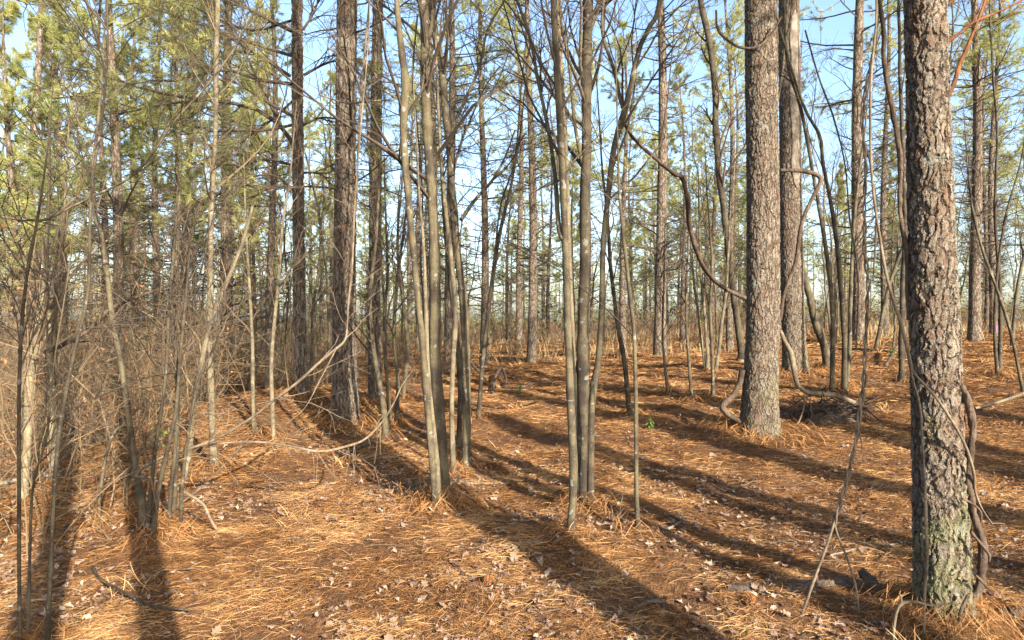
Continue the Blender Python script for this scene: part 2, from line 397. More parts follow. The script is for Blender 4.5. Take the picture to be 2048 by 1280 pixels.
# ------------------------------------------------------------------ pine and sapling kinds (whole trees at the origin)
def pine_meshes(H, r0, zlive, zdead, spread, dens=6., tuft_n=36, nd=11., wdn=.009, sway=.25, trunk_n=14):
    k = 16; z = np.linspace(-.2, H, k)
    P = np.stack([sway * np.sin(z * .35 + U(0, 6)) * z / H, sway * np.sin(z * .3 + U(0, 6)) * z / H, z], 1); P[:, :2] -= P[0, :2] * 0
    Rr = r0 * (1 - np.clip(z, 0, H) / H) ** .75 * (1 + .35 * np.exp(-np.maximum(z, 0) / .25)) + .012
    tm = MB(); tm.tubes(spline(np.c_[P, Rr], 60)[:, :3], spline(np.c_[P, Rr], 60)[:, 3], trunk_n, 0, rough=.03)
    mb = MB(); Pt, Rt = P[None], Rr[None]
    n = int((H - zlive) * dens); zf = rng.random(n) ** .9; zz = zlive + (H - zlive) * zf * .98
    L = spread * (np.clip((1 - zf), .03, 1) ** .65) * U(.55, 1.1, n) + .25
    L = L * np.where(zf < .12, .75, 1)
    P1, R1 = grow(Pt, Rt, np.zeros(n, int), (zz + .2) / (H + .2), R(92) - R(58) * zf + U(-.2, .2, n), L, 8, .085, .055, .24, .007, az=U(0, 2 * math.pi, n))
    mb.tubes(P1, R1, 4, 0, rng.random(n) * .6)
    i2 = many(n, 9); t2 = U(.28, 1., len(i2))
    P2, R2 = grow(P1, R1, i2, t2, U(.5, 1.0, len(i2)), L[i2] * U(.16, .42, len(i2)) * (1.25 - .5 * t2), 5, .12, .06, .5, .004, flat=.55)
    mb.tubes(P2, R2, 3, 0, rng.random(len(P2)) * .6)
    br = np.clip(.15 + .8 * rng.random(n), 0, 1)
    for PP, t, ii in ((P2, 1., i2), (P2, .62, i2), (P1, 1., np.arange(n))):
        p, tan, _ = interp(PP, np.ones(PP.shape[:2]), np.arange(len(PP)), np.full(len(PP), t))
        tufts(mb, p, tan, tuft_n, .17, .62, wdn, 1, np.clip(br[ii] * .6 + .4 * rng.random(len(p)), 0, 1) ** .75)
    m = int(max(0, zlive + 1.5 - zdead) * nd)
    if m:
        zz = U(zdead, zlive + 1.5, m)
        twp, twr = grow(Pt, Rt, np.zeros(m, int), (zz + .2) / (H + .2), R(80) + U(-.35, .35, m), spread * U(.18, .75, m), 7, .11, -.01, .16, .005, az=U(0, 6.283, m))
        mb.tubes(twp, twr, 4, 0, rng.random(m))
        twigging(mb, twp, twr, 5, .25, 1, spread * .26, (.4, 1.), .0, .5, 4, .4, 2, 0, .4, .003)
    return tm.build('trunk', [M_PINE]), mb.build('crown', [M_TWIG, M_NEED], smooth=False)
def sapling_meshes(H, r0, nl, L, pale=False, sub=5, ter=3, sway=.5, browns=0, mats=None):
    k = 14; z = np.linspace(-.1, H, k); a, b = U(0, 6, 2)
    P = np.stack([sway * (np.sin(z * .55 + a) - math.sin(a)) * z / H + .10 * z * U(-1, 1), sway * (np.sin(z * .5 + b) - math.sin(b)) * z / H + .06 * z * U(-1, 1), z], 1)
    P[1:-1, :2] += .02 * rng.standard_normal((k - 2, 2)); Rr = r0 * (1 - .85 * np.clip(z, 0, H) / H) + .002
    s = spline(np.c_[P, Rr], 36); tm = MB(); tm.tubes(s[:, :3], s[:, 3], 8, 0, rough=.03)
    mb = MB(); P1, P2, P3 = twigging(mb, s[:, :3], s[:, 3], nl, .22, .99, L, (.45, .95), .05, .45, sub, .42, ter, 0, .2, .0028)
    if browns:
        q = P2[:, -1]; sel = rng.random(len(q)) < browns; leaves(mb, q[sel], .075, 1)
    return tm.build('trunk', [M_SAPL if pale else M_SAP] if mats is None else mats), mb.build('crown', [M_TWIGP if pale else M_TWIG, M_BROWN], smooth=False)
def shrub_mesh(Hh, ns, L, browns=.3, pale=.5, spreadr=.35):
    mb = MB(); base = np.c_[rng.standard_normal((ns, 2)) * spreadr * .5, np.full(ns, -.05)]
    d = norm(np.c_[rng.standard_normal((ns, 2)) * .38, np.ones(ns)]); h = Hh * U(.5, 1.1, ns); K = 9; pts = [base]; p = base
    for i in range(K - 1):
        d = norm(d + .13 * rng.standard_normal((ns, 3)) + np.c_[d[:, :2] * .05, np.zeros(ns)]); p = p + d * (h / (K - 1))[:, None]; pts.append(p)
    P = np.stack(pts, 1); Rr = U(.004, .010, ns)[:, None] * np.linspace(1, .3, K)
    mb.tubes(P, Rr, 4, 0, rng.random(ns))
    P1, P2, P3 = twigging(mb, P, Rr, 7, .2, 1, L, (.4, 1.1), .02, .6, 4, .45, 2, 0, .1, .0024)
    q = np.concatenate([P2[:, -1], P2[:, 2]]); sel = rng.random(len(q)) < browns; leaves(mb, q[sel], .06, 1)
    return mb.build('shrub', [M_TWIGP if rng.random() < pale else M_TWIG, M_BROWN], smooth=False)

# ------------------------------------------------------------------ pines close to the camera, traced from the photograph
PV = []                                          # whole pines to copy further back
for (H, r0, zl, zd, sp) in ((19, .17, 8.5, 2.2, 2.5), (17, .15, 7.0, 2.5, 2.3), (20, .18, 9.5, 3.0, 2.7), (15, .13, 5.5, 2.0, 2.1), (18, .15, 6.2, 1.8, 2.6), (16, .14, 7.5, 1.6, 2.0)):
    PV.append((H, r0, *pine_meshes(H, r0, zl, zd, sp)))
PV.append((18, .165, *pine_meshes(18, .165, 10., 9., 2.2, nd=3.)))   # a clean tall bole
YV = []                                          # younger pines with low crowns
for (H, r0, zl, zd, sp) in ((11, .10, 2.6, 1.0, 2.1), (13, .12, 3.6, 1.2, 2.3), (9.5, .085, 2.0, .8, 1.9)):
    YV.append((H, r0, *pine_meshes(H, r0, zl, zd, sp, dens=7., tuft_n=46, wdn=.010)))
BIGCROWN = PV[2][3]

def add_crown(root, P, Rr, zfrom=9.0):
    """needled branches on the tall bare trunk, above the frame"""
    K = len(P); mb = MB(); z = P[:, 2] - P[0, 2]; n = 44; zf = rng.random(n); H = z[-1]
    t = np.interp(zfrom + (H - zfrom) * zf * .98, z, np.linspace(0, 1, K))
    L = 2.5 * np.clip(1 - zf, .05, 1) ** .65 * U(.6, 1.1, n) + .2
    P1, R1 = grow(P, Rr, np.zeros(n, int), t, R(90) - R(55) * zf, L, 8, .09, .05, .22, .008); mb.tubes(P1, R1, 4, 0, rng.random(n) * .6)
    i2 = many(n, 7); P2, R2 = grow(P1, R1, i2, U(.3, 1, len(i2)), U(.5, 1, len(i2)), L[i2] * U(.16, .4, len(i2)), 5, .12, .06, .5, .004, flat=.5)
    mb.tubes(P2, R2, 3, 0, rng.random(len(P2)) * .6)
    for PP in (P2, P1): tufts(mb, PP[:, -1], PP[:, -1] - PP[:, -2], 26, .17, .6, .007, 1)
    obj('crown', mb.build('crown', [M_TWIG, M_NEED], False, root.location), root)

def hero_pine(label, pts, m, n, step, zd, H, lobes=.10, crown=True, dead=0, deadL=1.6, d=None):
    P, Rr, base = trunk_path(pts, d=d, n=60, ext=0); Rr = Rr * .965
    top = P[-1]; v = norm(P[-1] - P[-18]); v = norm(v * .5 + np.array([0, 0, .5])); rem = H - (top[2] - base[2])
    e = np.linspace(0, 1, 14)[1:]; P = np.vstack([P, top + v * rem * e[:, None]]); Rr = np.concatenate([Rr, Rr[-1] * (1 - .88 * e)])
    root = thing('pine_tree', label, 'pine tree', base)
    mb = MB(); round_trunk(mb, P, Rr, n, step, zd, lobes)
    obj('trunk', mb.build('trunk', [m], True, base), root)
    zz = np.concatenate([[0], np.cumsum(np.linalg.norm(np.diff(P, axis=0), axis=1))]); u = np.linspace(0, 1, 50)
    Pu = np.stack([np.interp(u, zz / zz[-1], P[:, k]) for k in range(3)], 1); Ru = np.interp(u, zz / zz[-1], Rr)
    if crown: add_crown(root, Pu, Ru, H * .52)
    if dead:
        mb = MB(); idx = np.zeros(dead, int)
        P1, R1 = grow(Pu, Ru, idx, U(2.6 / H, .5, dead), U(1.1, 1.9, dead), deadL * U(.3, 1.1, dead), 7, .12, 0, .12, .005); mb.tubes(P1, R1, 4, 0, rng.random(dead))
        twigging(mb, P1, R1, 5, .25, 1, deadL * .35, (.4, 1.), 0, .5, 4, .4, 2, 0, .3, .0028)
        obj('dead_branches', mb.build('dead_branches', [M_TWIG], False, base), root)
    MOUNDS.append((base[0], base[1], max(.28, Rr[1] * 2.1), .07))
    return root, base, P, Rr

g1 = hero_pine('broad pine trunk with mossy plated bark, hung with vines, nearest of all', [(1885, 1240, 132), (1884, 1200, 127), (1881, 1080, 123), (1877, 930, 117), (1872, 780, 112), (1867, 640, 107), (1861, 420, 101), (1856, 220, 97), (1850, 0, 92)], M_HERO, 190, .0065, 3.4, 17, .09)
g2 = hero_pine('tall grey plated pine with a flared mossy foot beside the snaking vine root', [(1520, 872, 92), (1520, 845, 84), (1521, 780, 77), (1524, 700, 73), (1526, 640, 71), (1526, 420, 69), (1523, 200, 68), (1521, 0, 67)], M_HERO2, 150, .010, 6.2, 18, .12)
g3 = hero_pine('thick pine with a pale stripped upper trunk just behind the grey plated pine', [(1592, 752, 62), (1590, 720, 54), (1586, 640, 50), (1582, 420, 48), (1580, 200, 46), (1578, 0, 44)], M_HERO2, 110, .014, 8.0, 18, .10)
g4 = hero_pine('dark deeply furrowed pine at the edge of the thicket, shaggy with thin vines', [(690, 850, 66), (690, 825, 60), (690, 740, 54), (689, 640, 50), (690, 420, 46), (692, 200, 44), (694, 0, 42)], M_DARK, 110, .011, 7.0, 18, .12, dead=26, deadL=2.0)
g5 = hero_pine('slim pine with long bare limbs reaching over the thicket', [(603, 795, 34), (601, 740, 29), (600, 640, 27), (597, 420, 26), (595, 200, 25), (594, 0, 24)], M_DARK, 72, .018, 8.5, 17, .12)
g6 = hero_pine('straight reddish pine between the furrowed pine and the crooked mossy sapling', [(752, 815, 36), (751, 780, 31), (749, 640, 27), (751, 400, 26), (753, 200, 25), (756, 0, 23)], M_DARK, 72, .018, 8.0, 17, .10, dead=26, deadL=1.9)

# loose pale bark and an old branch scar on the pine behind: bare wood patch hugging the trunk
def bark_patch(root, base, P, Rr, z0, z1, a0, a1, m, name, proud=.012):
    zz = np.linspace(z0, z1, 26); th = np.linspace(a0, a1, 14); mb = MB()
    c = np.stack([np.interp(zz, P[:, 2], P[:, k]) for k in range(2)], 1); r = np.interp(zz, P[:, 2], Rr) + proud
    edge = .8 + .35 * noise(zz * 3 + 3, zz * 0)[:, None]
    mid = (a0 + a1) / 2; t2 = mid + (th - mid)[None] * edge * np.sqrt(np.clip(1 - ((zz - (z0 + z1) / 2) / ((z1 - z0) / 2)) ** 2, .0, 1))[:, None] ** .5
    V = np.stack([c[:, 0:1] + r[:, None] * np.cos(t2), c[:, 1:2] + r[:, None] * np.sin(t2), np.broadcast_to(zz[:, None], t2.shape)], -1)
    V[:, [0, -1], :2] = c[:, None] + (V[:, [0, -1], :2] - c[:, None]) * ((r - proud * 2.2) / r)[:, None, None]
    n = len(th); kk = (np.arange(25) * n)[:, None]; j = np.arange(n - 1)[None]
    mb.add(V, np.stack([kk + j, kk + j + 1, kk + n + j + 1, kk + n + j], -1).reshape(-1, 4))
    return obj(name, mb.build(name, [m], True, base), root)
bark_patch(g3[0], g3[1], g3[2], g3[3], 3.9, 7.2, R(-125), R(-35), M_DEAD, 'stripped_wood')

# the bare limbs of the slim pine, traced
LIMBS = [[(585, 285, 9), (545, 235, 8), (490, 212, 7), (420, 200, 6), (340, 190, 6), (270, 172, 4), (200, 150, 3), (120, 132, 2)],
         [(583, 168, 8), (520, 160, 7), (455, 140, 5), (400, 150, 4), (350, 162, 4), (290, 160, 2)],
         [(583, 62, 8), (530, 35, 7), (480, 8, 5), (430, -25, 3)],
         [(585, 112, 7), (530, 95, 6), (470, 77, 5), (420, 78, 4), (350, 76, 2)],
         [(580, 152, 7), (545, 128, 6), (500, 100, 5), (440, 65, 5), (380, 42, 4), (270, 5, 2)],
         [(420, 200, 5), (330, 208, 4), (270, 222, 3), (205, 230, 2)],
         [(585, 232, 7), (545, 210, 6), (480, 170, 4), (425, 140, 3), (380, 100, 2)],
         [(583, 330, 7), (530, 318, 5), (470, 330, 4), (400, 325, 2)],
         [(585, 250, 6), (520, 262, 5), (440, 262, 4), (360, 270, 2)],
         [(608, 150, 6), (650, 128, 4), (700, 115, 2)], [(605, 345, 5), (640, 348, 4), (665, 372, 2)], [(606, 60, 6), (630, 20, 4), (640, -20, 3)], [(588, 200, 6), (530, 250, 5), (450, 300, 4), (380, 330, 2)], [(586, 40, 6), (500, 60, 5), (400, 20, 3), (330, -20, 2)], [(588, 380, 6), (545, 350, 4), (490, 360, 3), (450, 400, 2)], [(590, 300, 6), (530, 190, 5), (470, 60, 3), (440, -10, 2)],
         [(606, 250, 5), (650, 235, 4), (720, 250, 2)]]
mb = MB(); LP = []; LR = []
for i, l in enumerate(LIMBS):
    d0 = g5[1][1]; dz = U(-1.2, 1.6)
    q = np.array([[*W(x, y, d0 + dz * abs(x - 600) / 400.), wd * d0 / F / 2] for x, y, wd in l]); s = spline(q, 12); LP.append(s[:, :3]); LR.append(np.maximum(s[:, 3], .004))
LP = np.array(LP); LR = np.array(LR); mb.tubes(LP, LR, 6, 0, rng.random(len(LP)) * .4)
P1, P2, P3 = twigging(mb, LP, LR, 13, .18, 1, .95, (.4, 1.0), .03, .5, 6, .42, 2, 0, .3, .003)
e = np.concatenate([P1[:, -1], P2[:, -1]]); dd = np.concatenate([P1[:, -1] - P1[:, -2], P2[:, -1] - P2[:, -2]]); sel = rng.random(len(e)) < .28
tufts(mb, e[sel], dd[sel], 28, .16, .6, .006, 1)
obj('limbs', mb.build('limbs', [M_TWIG, M_NEED], False, g5[1]), g5[0])

# the reddish dead branches on the near pine
mb = MB(); d0 = g1[1][1]
for l in ([(1872, 228, 11), (1888, 205, 11), (1907, 168, 9), (1920, 128, 8), (1945, 68, 6), (1967, 10, 5), (1985, -50, 3)], [(1893, 84, 9), (1920, 66, 7), (1945, 46, 6), (2000, 22, 4), (2048, -2, 3)], [(1895, 10, 8), (1920, -15, 6), (1950, -40, 4)]):
    s = spline(np.array([[*W(x, y, d0 - .02), wd * d0 / F / 2] for x, y, wd in l]), 22); mb.tubes(s[:, :3], s[:, 3], 7, 0, rough=.09)
    if l[0][0] != 1872: twigging(mb, s[:, :3], s[:, 3], 6, .3, 1, .35, (.4, .9), .02, .45, 3, .4, 0, 0, .2, .002)
obj('dead_branch', mb.build('dead_branch', [M_RED], True, g1[1]), g1[0])

# ------------------------------------------------------------------ saplings, traced
def sapling(label, pts, m=M_SAP, nl=14, L=1.3, ext=3.0, d=None, t0=.35, sub=6, ter=3, sides=10, cat='sapling', tw=M_TWIG, rough=.03, group=None, bend=0., name='sapling'):
    P, Rr, base = trunk_path(pts, d=d, n=44, ext=ext, depth_bend=bend); Rr = Rr * .92
    root = thing(name, label, cat, base, group)
    u = np.linspace(0, 1, 170); cum = np.concatenate([[0], np.cumsum(np.linalg.norm(np.diff(P, axis=0), axis=1))]); cum /= cum[-1]
    Pd = np.stack([np.interp(u, cum, P[:, k]) for k in range(3)], 1); Rd = np.interp(u, cum, Rr); zz = Pd[:, 2] - base[2]
    ph = U(0, 90); Rd = Rd * (1 + .16 * noise(zz * 3 + ph, zz * 0) + .10 * noise(zz * 11 + ph, zz * 0 + 4) + .7 * np.exp(-np.maximum(zz, 0) / .06))
    for q in U(.1, .9, 6): Rd = Rd * (1 + U(.12, .3) * np.exp(-((u - q) / .004) ** 2))
    Pd[:, :2] += (.35 * Rd)[:, None] * np.stack([noise(zz * 2.3 + ph, zz * 0 + 1), noise(zz * 2.3 + ph, zz * 0 + 8)], 1)
    mb = MB(); mb.tubes(Pd, Rd, sides, 0, rough=rough * .6); obj('trunk', mb.build('trunk', [m], True, base), root)
    if base[1] < 14: MOUNDS.append((base[0], base[1], .10 + 2.2 * Rr[1], .035))
    if nl:
        mb = MB(); twigging(mb, P, Rr, nl, t0, .99, L, (.4, .85), .06, .42, sub, .42, ter, 0, .1, .0024)
        obj('crown', mb.build('crown', [tw], False, base), root)
    return root, base, P, Rr
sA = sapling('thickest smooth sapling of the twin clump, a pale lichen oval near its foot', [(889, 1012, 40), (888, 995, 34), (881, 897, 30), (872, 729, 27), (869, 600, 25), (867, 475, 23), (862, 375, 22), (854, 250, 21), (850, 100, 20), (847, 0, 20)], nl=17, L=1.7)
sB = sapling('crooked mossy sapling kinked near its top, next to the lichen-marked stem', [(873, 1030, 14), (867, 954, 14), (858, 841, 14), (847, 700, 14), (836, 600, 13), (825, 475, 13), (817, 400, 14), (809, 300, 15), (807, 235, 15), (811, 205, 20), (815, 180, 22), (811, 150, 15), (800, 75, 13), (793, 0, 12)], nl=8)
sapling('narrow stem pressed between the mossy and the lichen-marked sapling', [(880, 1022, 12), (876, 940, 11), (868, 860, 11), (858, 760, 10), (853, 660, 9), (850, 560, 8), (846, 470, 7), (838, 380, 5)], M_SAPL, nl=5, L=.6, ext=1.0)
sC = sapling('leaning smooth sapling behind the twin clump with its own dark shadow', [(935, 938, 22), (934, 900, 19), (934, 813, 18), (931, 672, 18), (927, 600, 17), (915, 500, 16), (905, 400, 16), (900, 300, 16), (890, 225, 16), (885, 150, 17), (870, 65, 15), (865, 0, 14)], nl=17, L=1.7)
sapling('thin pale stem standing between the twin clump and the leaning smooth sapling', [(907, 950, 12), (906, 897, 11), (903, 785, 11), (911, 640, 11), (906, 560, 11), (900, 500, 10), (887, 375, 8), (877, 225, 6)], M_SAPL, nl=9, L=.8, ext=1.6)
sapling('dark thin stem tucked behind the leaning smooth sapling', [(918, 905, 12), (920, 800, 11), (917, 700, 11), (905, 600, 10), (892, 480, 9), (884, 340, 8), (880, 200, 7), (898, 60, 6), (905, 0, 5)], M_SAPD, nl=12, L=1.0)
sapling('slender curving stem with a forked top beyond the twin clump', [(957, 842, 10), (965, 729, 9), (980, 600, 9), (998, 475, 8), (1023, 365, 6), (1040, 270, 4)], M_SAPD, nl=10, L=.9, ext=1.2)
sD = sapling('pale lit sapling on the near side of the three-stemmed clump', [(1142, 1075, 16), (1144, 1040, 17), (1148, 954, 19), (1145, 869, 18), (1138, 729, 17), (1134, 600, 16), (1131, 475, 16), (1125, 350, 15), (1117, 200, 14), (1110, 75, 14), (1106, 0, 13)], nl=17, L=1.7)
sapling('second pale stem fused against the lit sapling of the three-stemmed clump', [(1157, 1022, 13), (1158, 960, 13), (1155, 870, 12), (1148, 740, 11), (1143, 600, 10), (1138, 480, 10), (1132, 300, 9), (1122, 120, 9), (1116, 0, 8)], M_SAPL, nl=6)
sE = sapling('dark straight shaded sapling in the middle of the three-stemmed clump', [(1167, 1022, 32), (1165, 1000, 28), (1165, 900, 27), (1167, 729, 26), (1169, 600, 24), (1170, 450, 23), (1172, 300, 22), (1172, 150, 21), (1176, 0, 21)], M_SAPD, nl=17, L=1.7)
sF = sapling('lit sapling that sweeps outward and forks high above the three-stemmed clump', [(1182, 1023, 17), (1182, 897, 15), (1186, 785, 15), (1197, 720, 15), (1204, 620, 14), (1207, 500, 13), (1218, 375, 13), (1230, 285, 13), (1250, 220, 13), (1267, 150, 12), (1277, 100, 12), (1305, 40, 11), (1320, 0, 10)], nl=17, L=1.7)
dF = sF[1][1]
def side_limb(root, base, d, pts, m=M_SAP, nl=8, L=.9, dd=0.):
    q = np.array([[*W(x, y, d + dd * i / len(pts)), wd * d / F / 2] for i, (x, y, wd) in enumerate(pts)]); s = spline(q, 26); mb = MB()
    mb.tubes(s[:, :3], s[:, 3], 7, 0, rough=.04)
    if nl: twigging(mb, s[:, :3], s[:, 3], nl, .2, 1, L, (.4, .8), .04, .5, 5, .4, 2, 1, .1, .0024)
    obj('limb', mb.build('limb', [m, M_TWIG], True, base), root)
side_limb(sF[0], sF[1], dF, [(1250, 225, 9), (1241, 200, 8), (1228, 140, 7), (1206, 70, 7), (1207, 0, 6), (1215, -60, 4)])
side_limb(sE[0], sE[1], sE[1][1], [(1180, 60, 12), (1190, 30, 11), (1205, -10, 9), (1230, -60, 6)])
side_limb(sD[0], sD[1], sD[1][1], [(1125, 480, 10), (1117, 450, 10), (1110, 350, 9), (1095, 250, 8), (1078, 170, 7), (1060, 75, 7), (1034, 0, 6), (1020, -50, 4)], dd=.3)
side_limb(sE[0], sE[1], sE[1][1], [(1165, 330, 8), (1150, 250, 7), (1138, 130, 6), (1122, 40, 5), (1118, -30, 4)], dd=-.3)
side_limb(sC[0], sC[1], sC[1][1], [(922, 440, 9), (950, 400, 7), (985, 360, 6), (1012, 310, 4), (1030, 260, 3)], dd=.5)
side_limb(sC[0], sC[1], sC[1][1], [(897, 300, 9), (908, 250, 8), (935, 190, 7), (960, 130, 6), (975, 60, 5), (1010, 0, 4)], dd=.8)
side_limb(sA[0], sA[1], sA[1][1], [(850, 85, 12), (862, 60, 10), (866, 20, 9), (870, -30, 7)])
sapling('slim knobbly sapling standing alone in front of the clearing', [(1276, 1074, 12), (1273, 1000, 10), (1272, 870, 10), (1271, 760, 9), (1268, 660, 9), (1258, 570, 8), (1250, 500, 7), (1240, 400, 6), (1236, 300, 4)], nl=9, L=.8, ext=1.2)
sapling('thin grey sapling between the three-stemmed clump and the lone knobbly sapling', [(1260, 832, 12), (1252, 750, 11), (1243, 690, 10), (1230, 610, 9), (1222, 540, 8), (1216, 440, 7), (1205, 340, 5)], M_SAPD, nl=10, L=.9, ext=1.5)
sapling('dark leaning sapling disappearing behind the grey plated pine', [(1485, 720, 17), (1478, 660, 16), (1470, 605, 15), (1460, 525, 15), (1445, 400, 15), (1432, 275, 15), (1430, 175, 14), (1419, 85, 14), (1401, 0, 13)], M_SAPD, nl=18, L=1.5, sub=6)
sapling('stout sapling leaning steeply out from behind the stripped pine', [(1658, 742, 22), (1650, 700, 20), (1637, 661, 19), (1620, 600, 17), (1607, 545, 15), (1598, 480, 13), (1594, 380, 10), (1592, 260, 8)], M_SAP, nl=6)
sapling('greenish bent sapling in front of the stout leaning one', [(1663, 786, 12), (1666, 672, 11), (1664, 600, 10), (1656, 525, 10), (1640, 425, 9), (1620, 310, 8), (1600, 210, 8), (1575, 125, 8), (1568, 0, 7)], M_SAP, nl=8)
sapling('taller of the paired upright saplings beside the twisted vine', [(1688, 787, 13), (1689, 672, 12), (1683, 600, 11), (1676, 500, 10), (1660, 400, 9), (1646, 325, 9), (1640, 270, 8), (1605, 205, 6)], M_SAPD, nl=9)
sapling('shorter of the paired upright saplings beside the twisted vine', [(1693, 778, 11), (1699, 690, 10), (1701, 600, 9), (1706, 480, 8), (1716, 360, 6), (1730, 260, 4)], M_SAP, nl=10, ext=1.2)
sapling('grey sapling half hidden behind the near vine-hung pine', [(1803, 764, 15), (1803, 672, 13), (1806, 560, 12), (1810, 440, 11), (1806, 300, 10), (1800, 120, 8)], M_SAPD, nl=8)
sapling('tallest bare sapling in the small group past the near pine', [(2000, 750, 12), (2001, 640, 10), (1999, 560, 9), (1990, 420, 8), (1995, 280, 6), (1985, 140, 5)], M_SAPD, nl=14, L=1.0)
sapling('thin bowed sapling arching across the small group past the near pine', [(2050, 800, 8), (2036, 735, 8), (2020, 660, 8), (1998, 590, 8), (1965, 500, 7), (1945, 420, 6), (1935, 330, 4)], M_SAP, nl=9, L=.8, ext=.8)
sapling('forked bare sapling rising from the straw near the small group', [(1995, 756, 9), (1990, 660, 8), (1993, 560, 7), (2010, 440, 6), (2040, 330, 4)], M_SAPD, nl=12, L=.8, ext=1)
# thicket saplings, traced
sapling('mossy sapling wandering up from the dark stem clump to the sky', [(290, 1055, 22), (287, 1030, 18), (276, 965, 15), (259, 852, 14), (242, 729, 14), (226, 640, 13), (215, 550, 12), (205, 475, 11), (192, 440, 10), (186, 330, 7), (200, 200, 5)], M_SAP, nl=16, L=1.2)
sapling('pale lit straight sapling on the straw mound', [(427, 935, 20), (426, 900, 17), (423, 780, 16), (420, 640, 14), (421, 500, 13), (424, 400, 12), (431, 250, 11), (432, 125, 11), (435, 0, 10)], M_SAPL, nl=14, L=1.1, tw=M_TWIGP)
sapling('pale sunlit leaning sapling with a broken tip beside the straw mound', [(366, 978, 13), (382, 875, 13), (388, 813, 12), (403, 729, 12), (420, 650, 11), (440, 598, 10), (462, 545, 9), (482, 495, 8), (503, 425, 7), (505, 412, 5)], M_SAPL, nl=7, L=.7, ext=0, tw=M_TWIGP)
sapling('thin pale sapling growing on top of the straw mound', [(549, 888, 11), (544, 813, 10), (543, 717, 9), (557, 560, 8), (565, 450, 6), (580, 350, 4)], M_SAPL, nl=12, L=.9, ext=.8, tw=M_TWIGP)
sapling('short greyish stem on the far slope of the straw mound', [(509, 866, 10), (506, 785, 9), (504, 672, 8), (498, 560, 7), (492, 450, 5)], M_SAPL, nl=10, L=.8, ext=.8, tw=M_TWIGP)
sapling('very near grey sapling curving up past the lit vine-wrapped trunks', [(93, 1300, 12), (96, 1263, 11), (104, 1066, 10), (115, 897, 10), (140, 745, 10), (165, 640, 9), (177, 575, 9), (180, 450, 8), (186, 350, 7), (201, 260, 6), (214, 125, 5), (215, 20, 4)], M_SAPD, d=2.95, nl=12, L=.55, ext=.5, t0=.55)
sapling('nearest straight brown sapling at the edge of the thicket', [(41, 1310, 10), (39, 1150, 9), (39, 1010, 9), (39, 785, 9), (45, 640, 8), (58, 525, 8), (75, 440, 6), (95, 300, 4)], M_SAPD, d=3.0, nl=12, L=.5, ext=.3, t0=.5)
sapling('thin wavy sapling rising between the two nearest stems of the thicket', [(55, 1305, 8), (60, 1095, 7), (67, 970, 6), (93, 875, 6), (101, 800, 5), (112, 700, 4), (135, 560, 3)], M_SAP, d=3.1, nl=9, L=.4, ext=.2, t0=.4)
WRAP = []
WRAP.append(sapling('bright trunk wrapped in old vines, the one further from the mound', [(47, 1005, 26), (49, 980, 22), (53, 897, 21), (60, 757, 20), (75, 660, 18), (90, 560, 14), (95, 460, 9)], M_SAPB, nl=8, L=.9, ext=1.0, tw=M_TWIGP))
WRAP.append(sapling('bright trunk wrapped in old vines, the one nearer the mound', [(108, 950, 22), (107, 870, 19), (102, 745, 18), (98, 680, 17), (108, 600, 16), (120, 520, 11), (128, 430, 7)], M_SAPB, nl=8, L=.9, ext=1.0, tw=M_TWIGP))
for T in WRAP:
    mb = MB(); P, Rr = T[2], T[3]; u = np.linspace(0, 1, 90)
    for k in range(7):
        a = U(0, 6.28) + u * U(-9, 9); lo, hi = U(0, .25), U(.45, .8); f = (lo + (hi - lo) * u) * (len(P) - 1)
        c = np.stack([np.interp(f, np.arange(len(P)), P[:, i]) for i in range(3)], 1); r = np.interp(f, np.arange(len(P)), Rr) * U(1.0, 1.5) + .012
        c = c + np.stack([r * np.cos(a), r * np.sin(a), 0 * a], 1); rr = np.full(90, U(.004, .011)); mb.tubes(c, rr, 5, 0, rough=.1)
        twigging(mb, c, rr, 6, .1, 1, .45, (.6, 1.5), -.08, .5, 3, .4, 1, 0, 0, .002)
    obj('vine_wrap', mb.build('vine_wrap', [M_TWIGP], True, T[1]), T[0])
for lab, pts in (('first thin stem from the mossy one in the dark clump', [(292, 1095, 13), (300, 1000, 11), (310, 900, 9), (330, 760, 8), (340, 600, 7), (352, 450, 5)]),
                 ('bent stem rising from the heart of the dark clump', [(303, 1100, 13), (315, 990, 11), (335, 900, 10), (352, 820, 9), (362, 700, 8), (375, 560, 6)]),
                 ('dark stem of the clump with a hooked top', [(336, 1085, 12), (342, 980, 10), (352, 880, 9), (358, 740, 8), (372, 620, 6), (402, 540, 4)]),
                 ('outermost dark stem of the clump, next to the arching branch foot', [(345, 1080, 12), (352, 960, 10), (356, 850, 9), (352, 720, 8), (348, 600, 6)]),
                 ('short leaning stem at the edge of the dark clump', [(362, 1082, 9), (364, 980, 8), (378, 860, 7), (398, 760, 6), (430, 690, 4)])):
    sapling(lab, pts, M_SAPD, nl=9, L=.6, ext=.4, t0=.4, sub=5, ter=2)
for lab, pts in (('hooked thin stem left standing on the shaded slope', [(198, 1060, 9), (200, 990, 8), (215, 900, 7), (232, 860, 6), (250, 850, 4)]),
                 ('short straight stem on the shaded slope', [(256, 1035, 7), (254, 980, 6), (262, 930, 5)])):
    sapling(lab, pts, M_SAP, nl=4, L=.4, ext=.1)
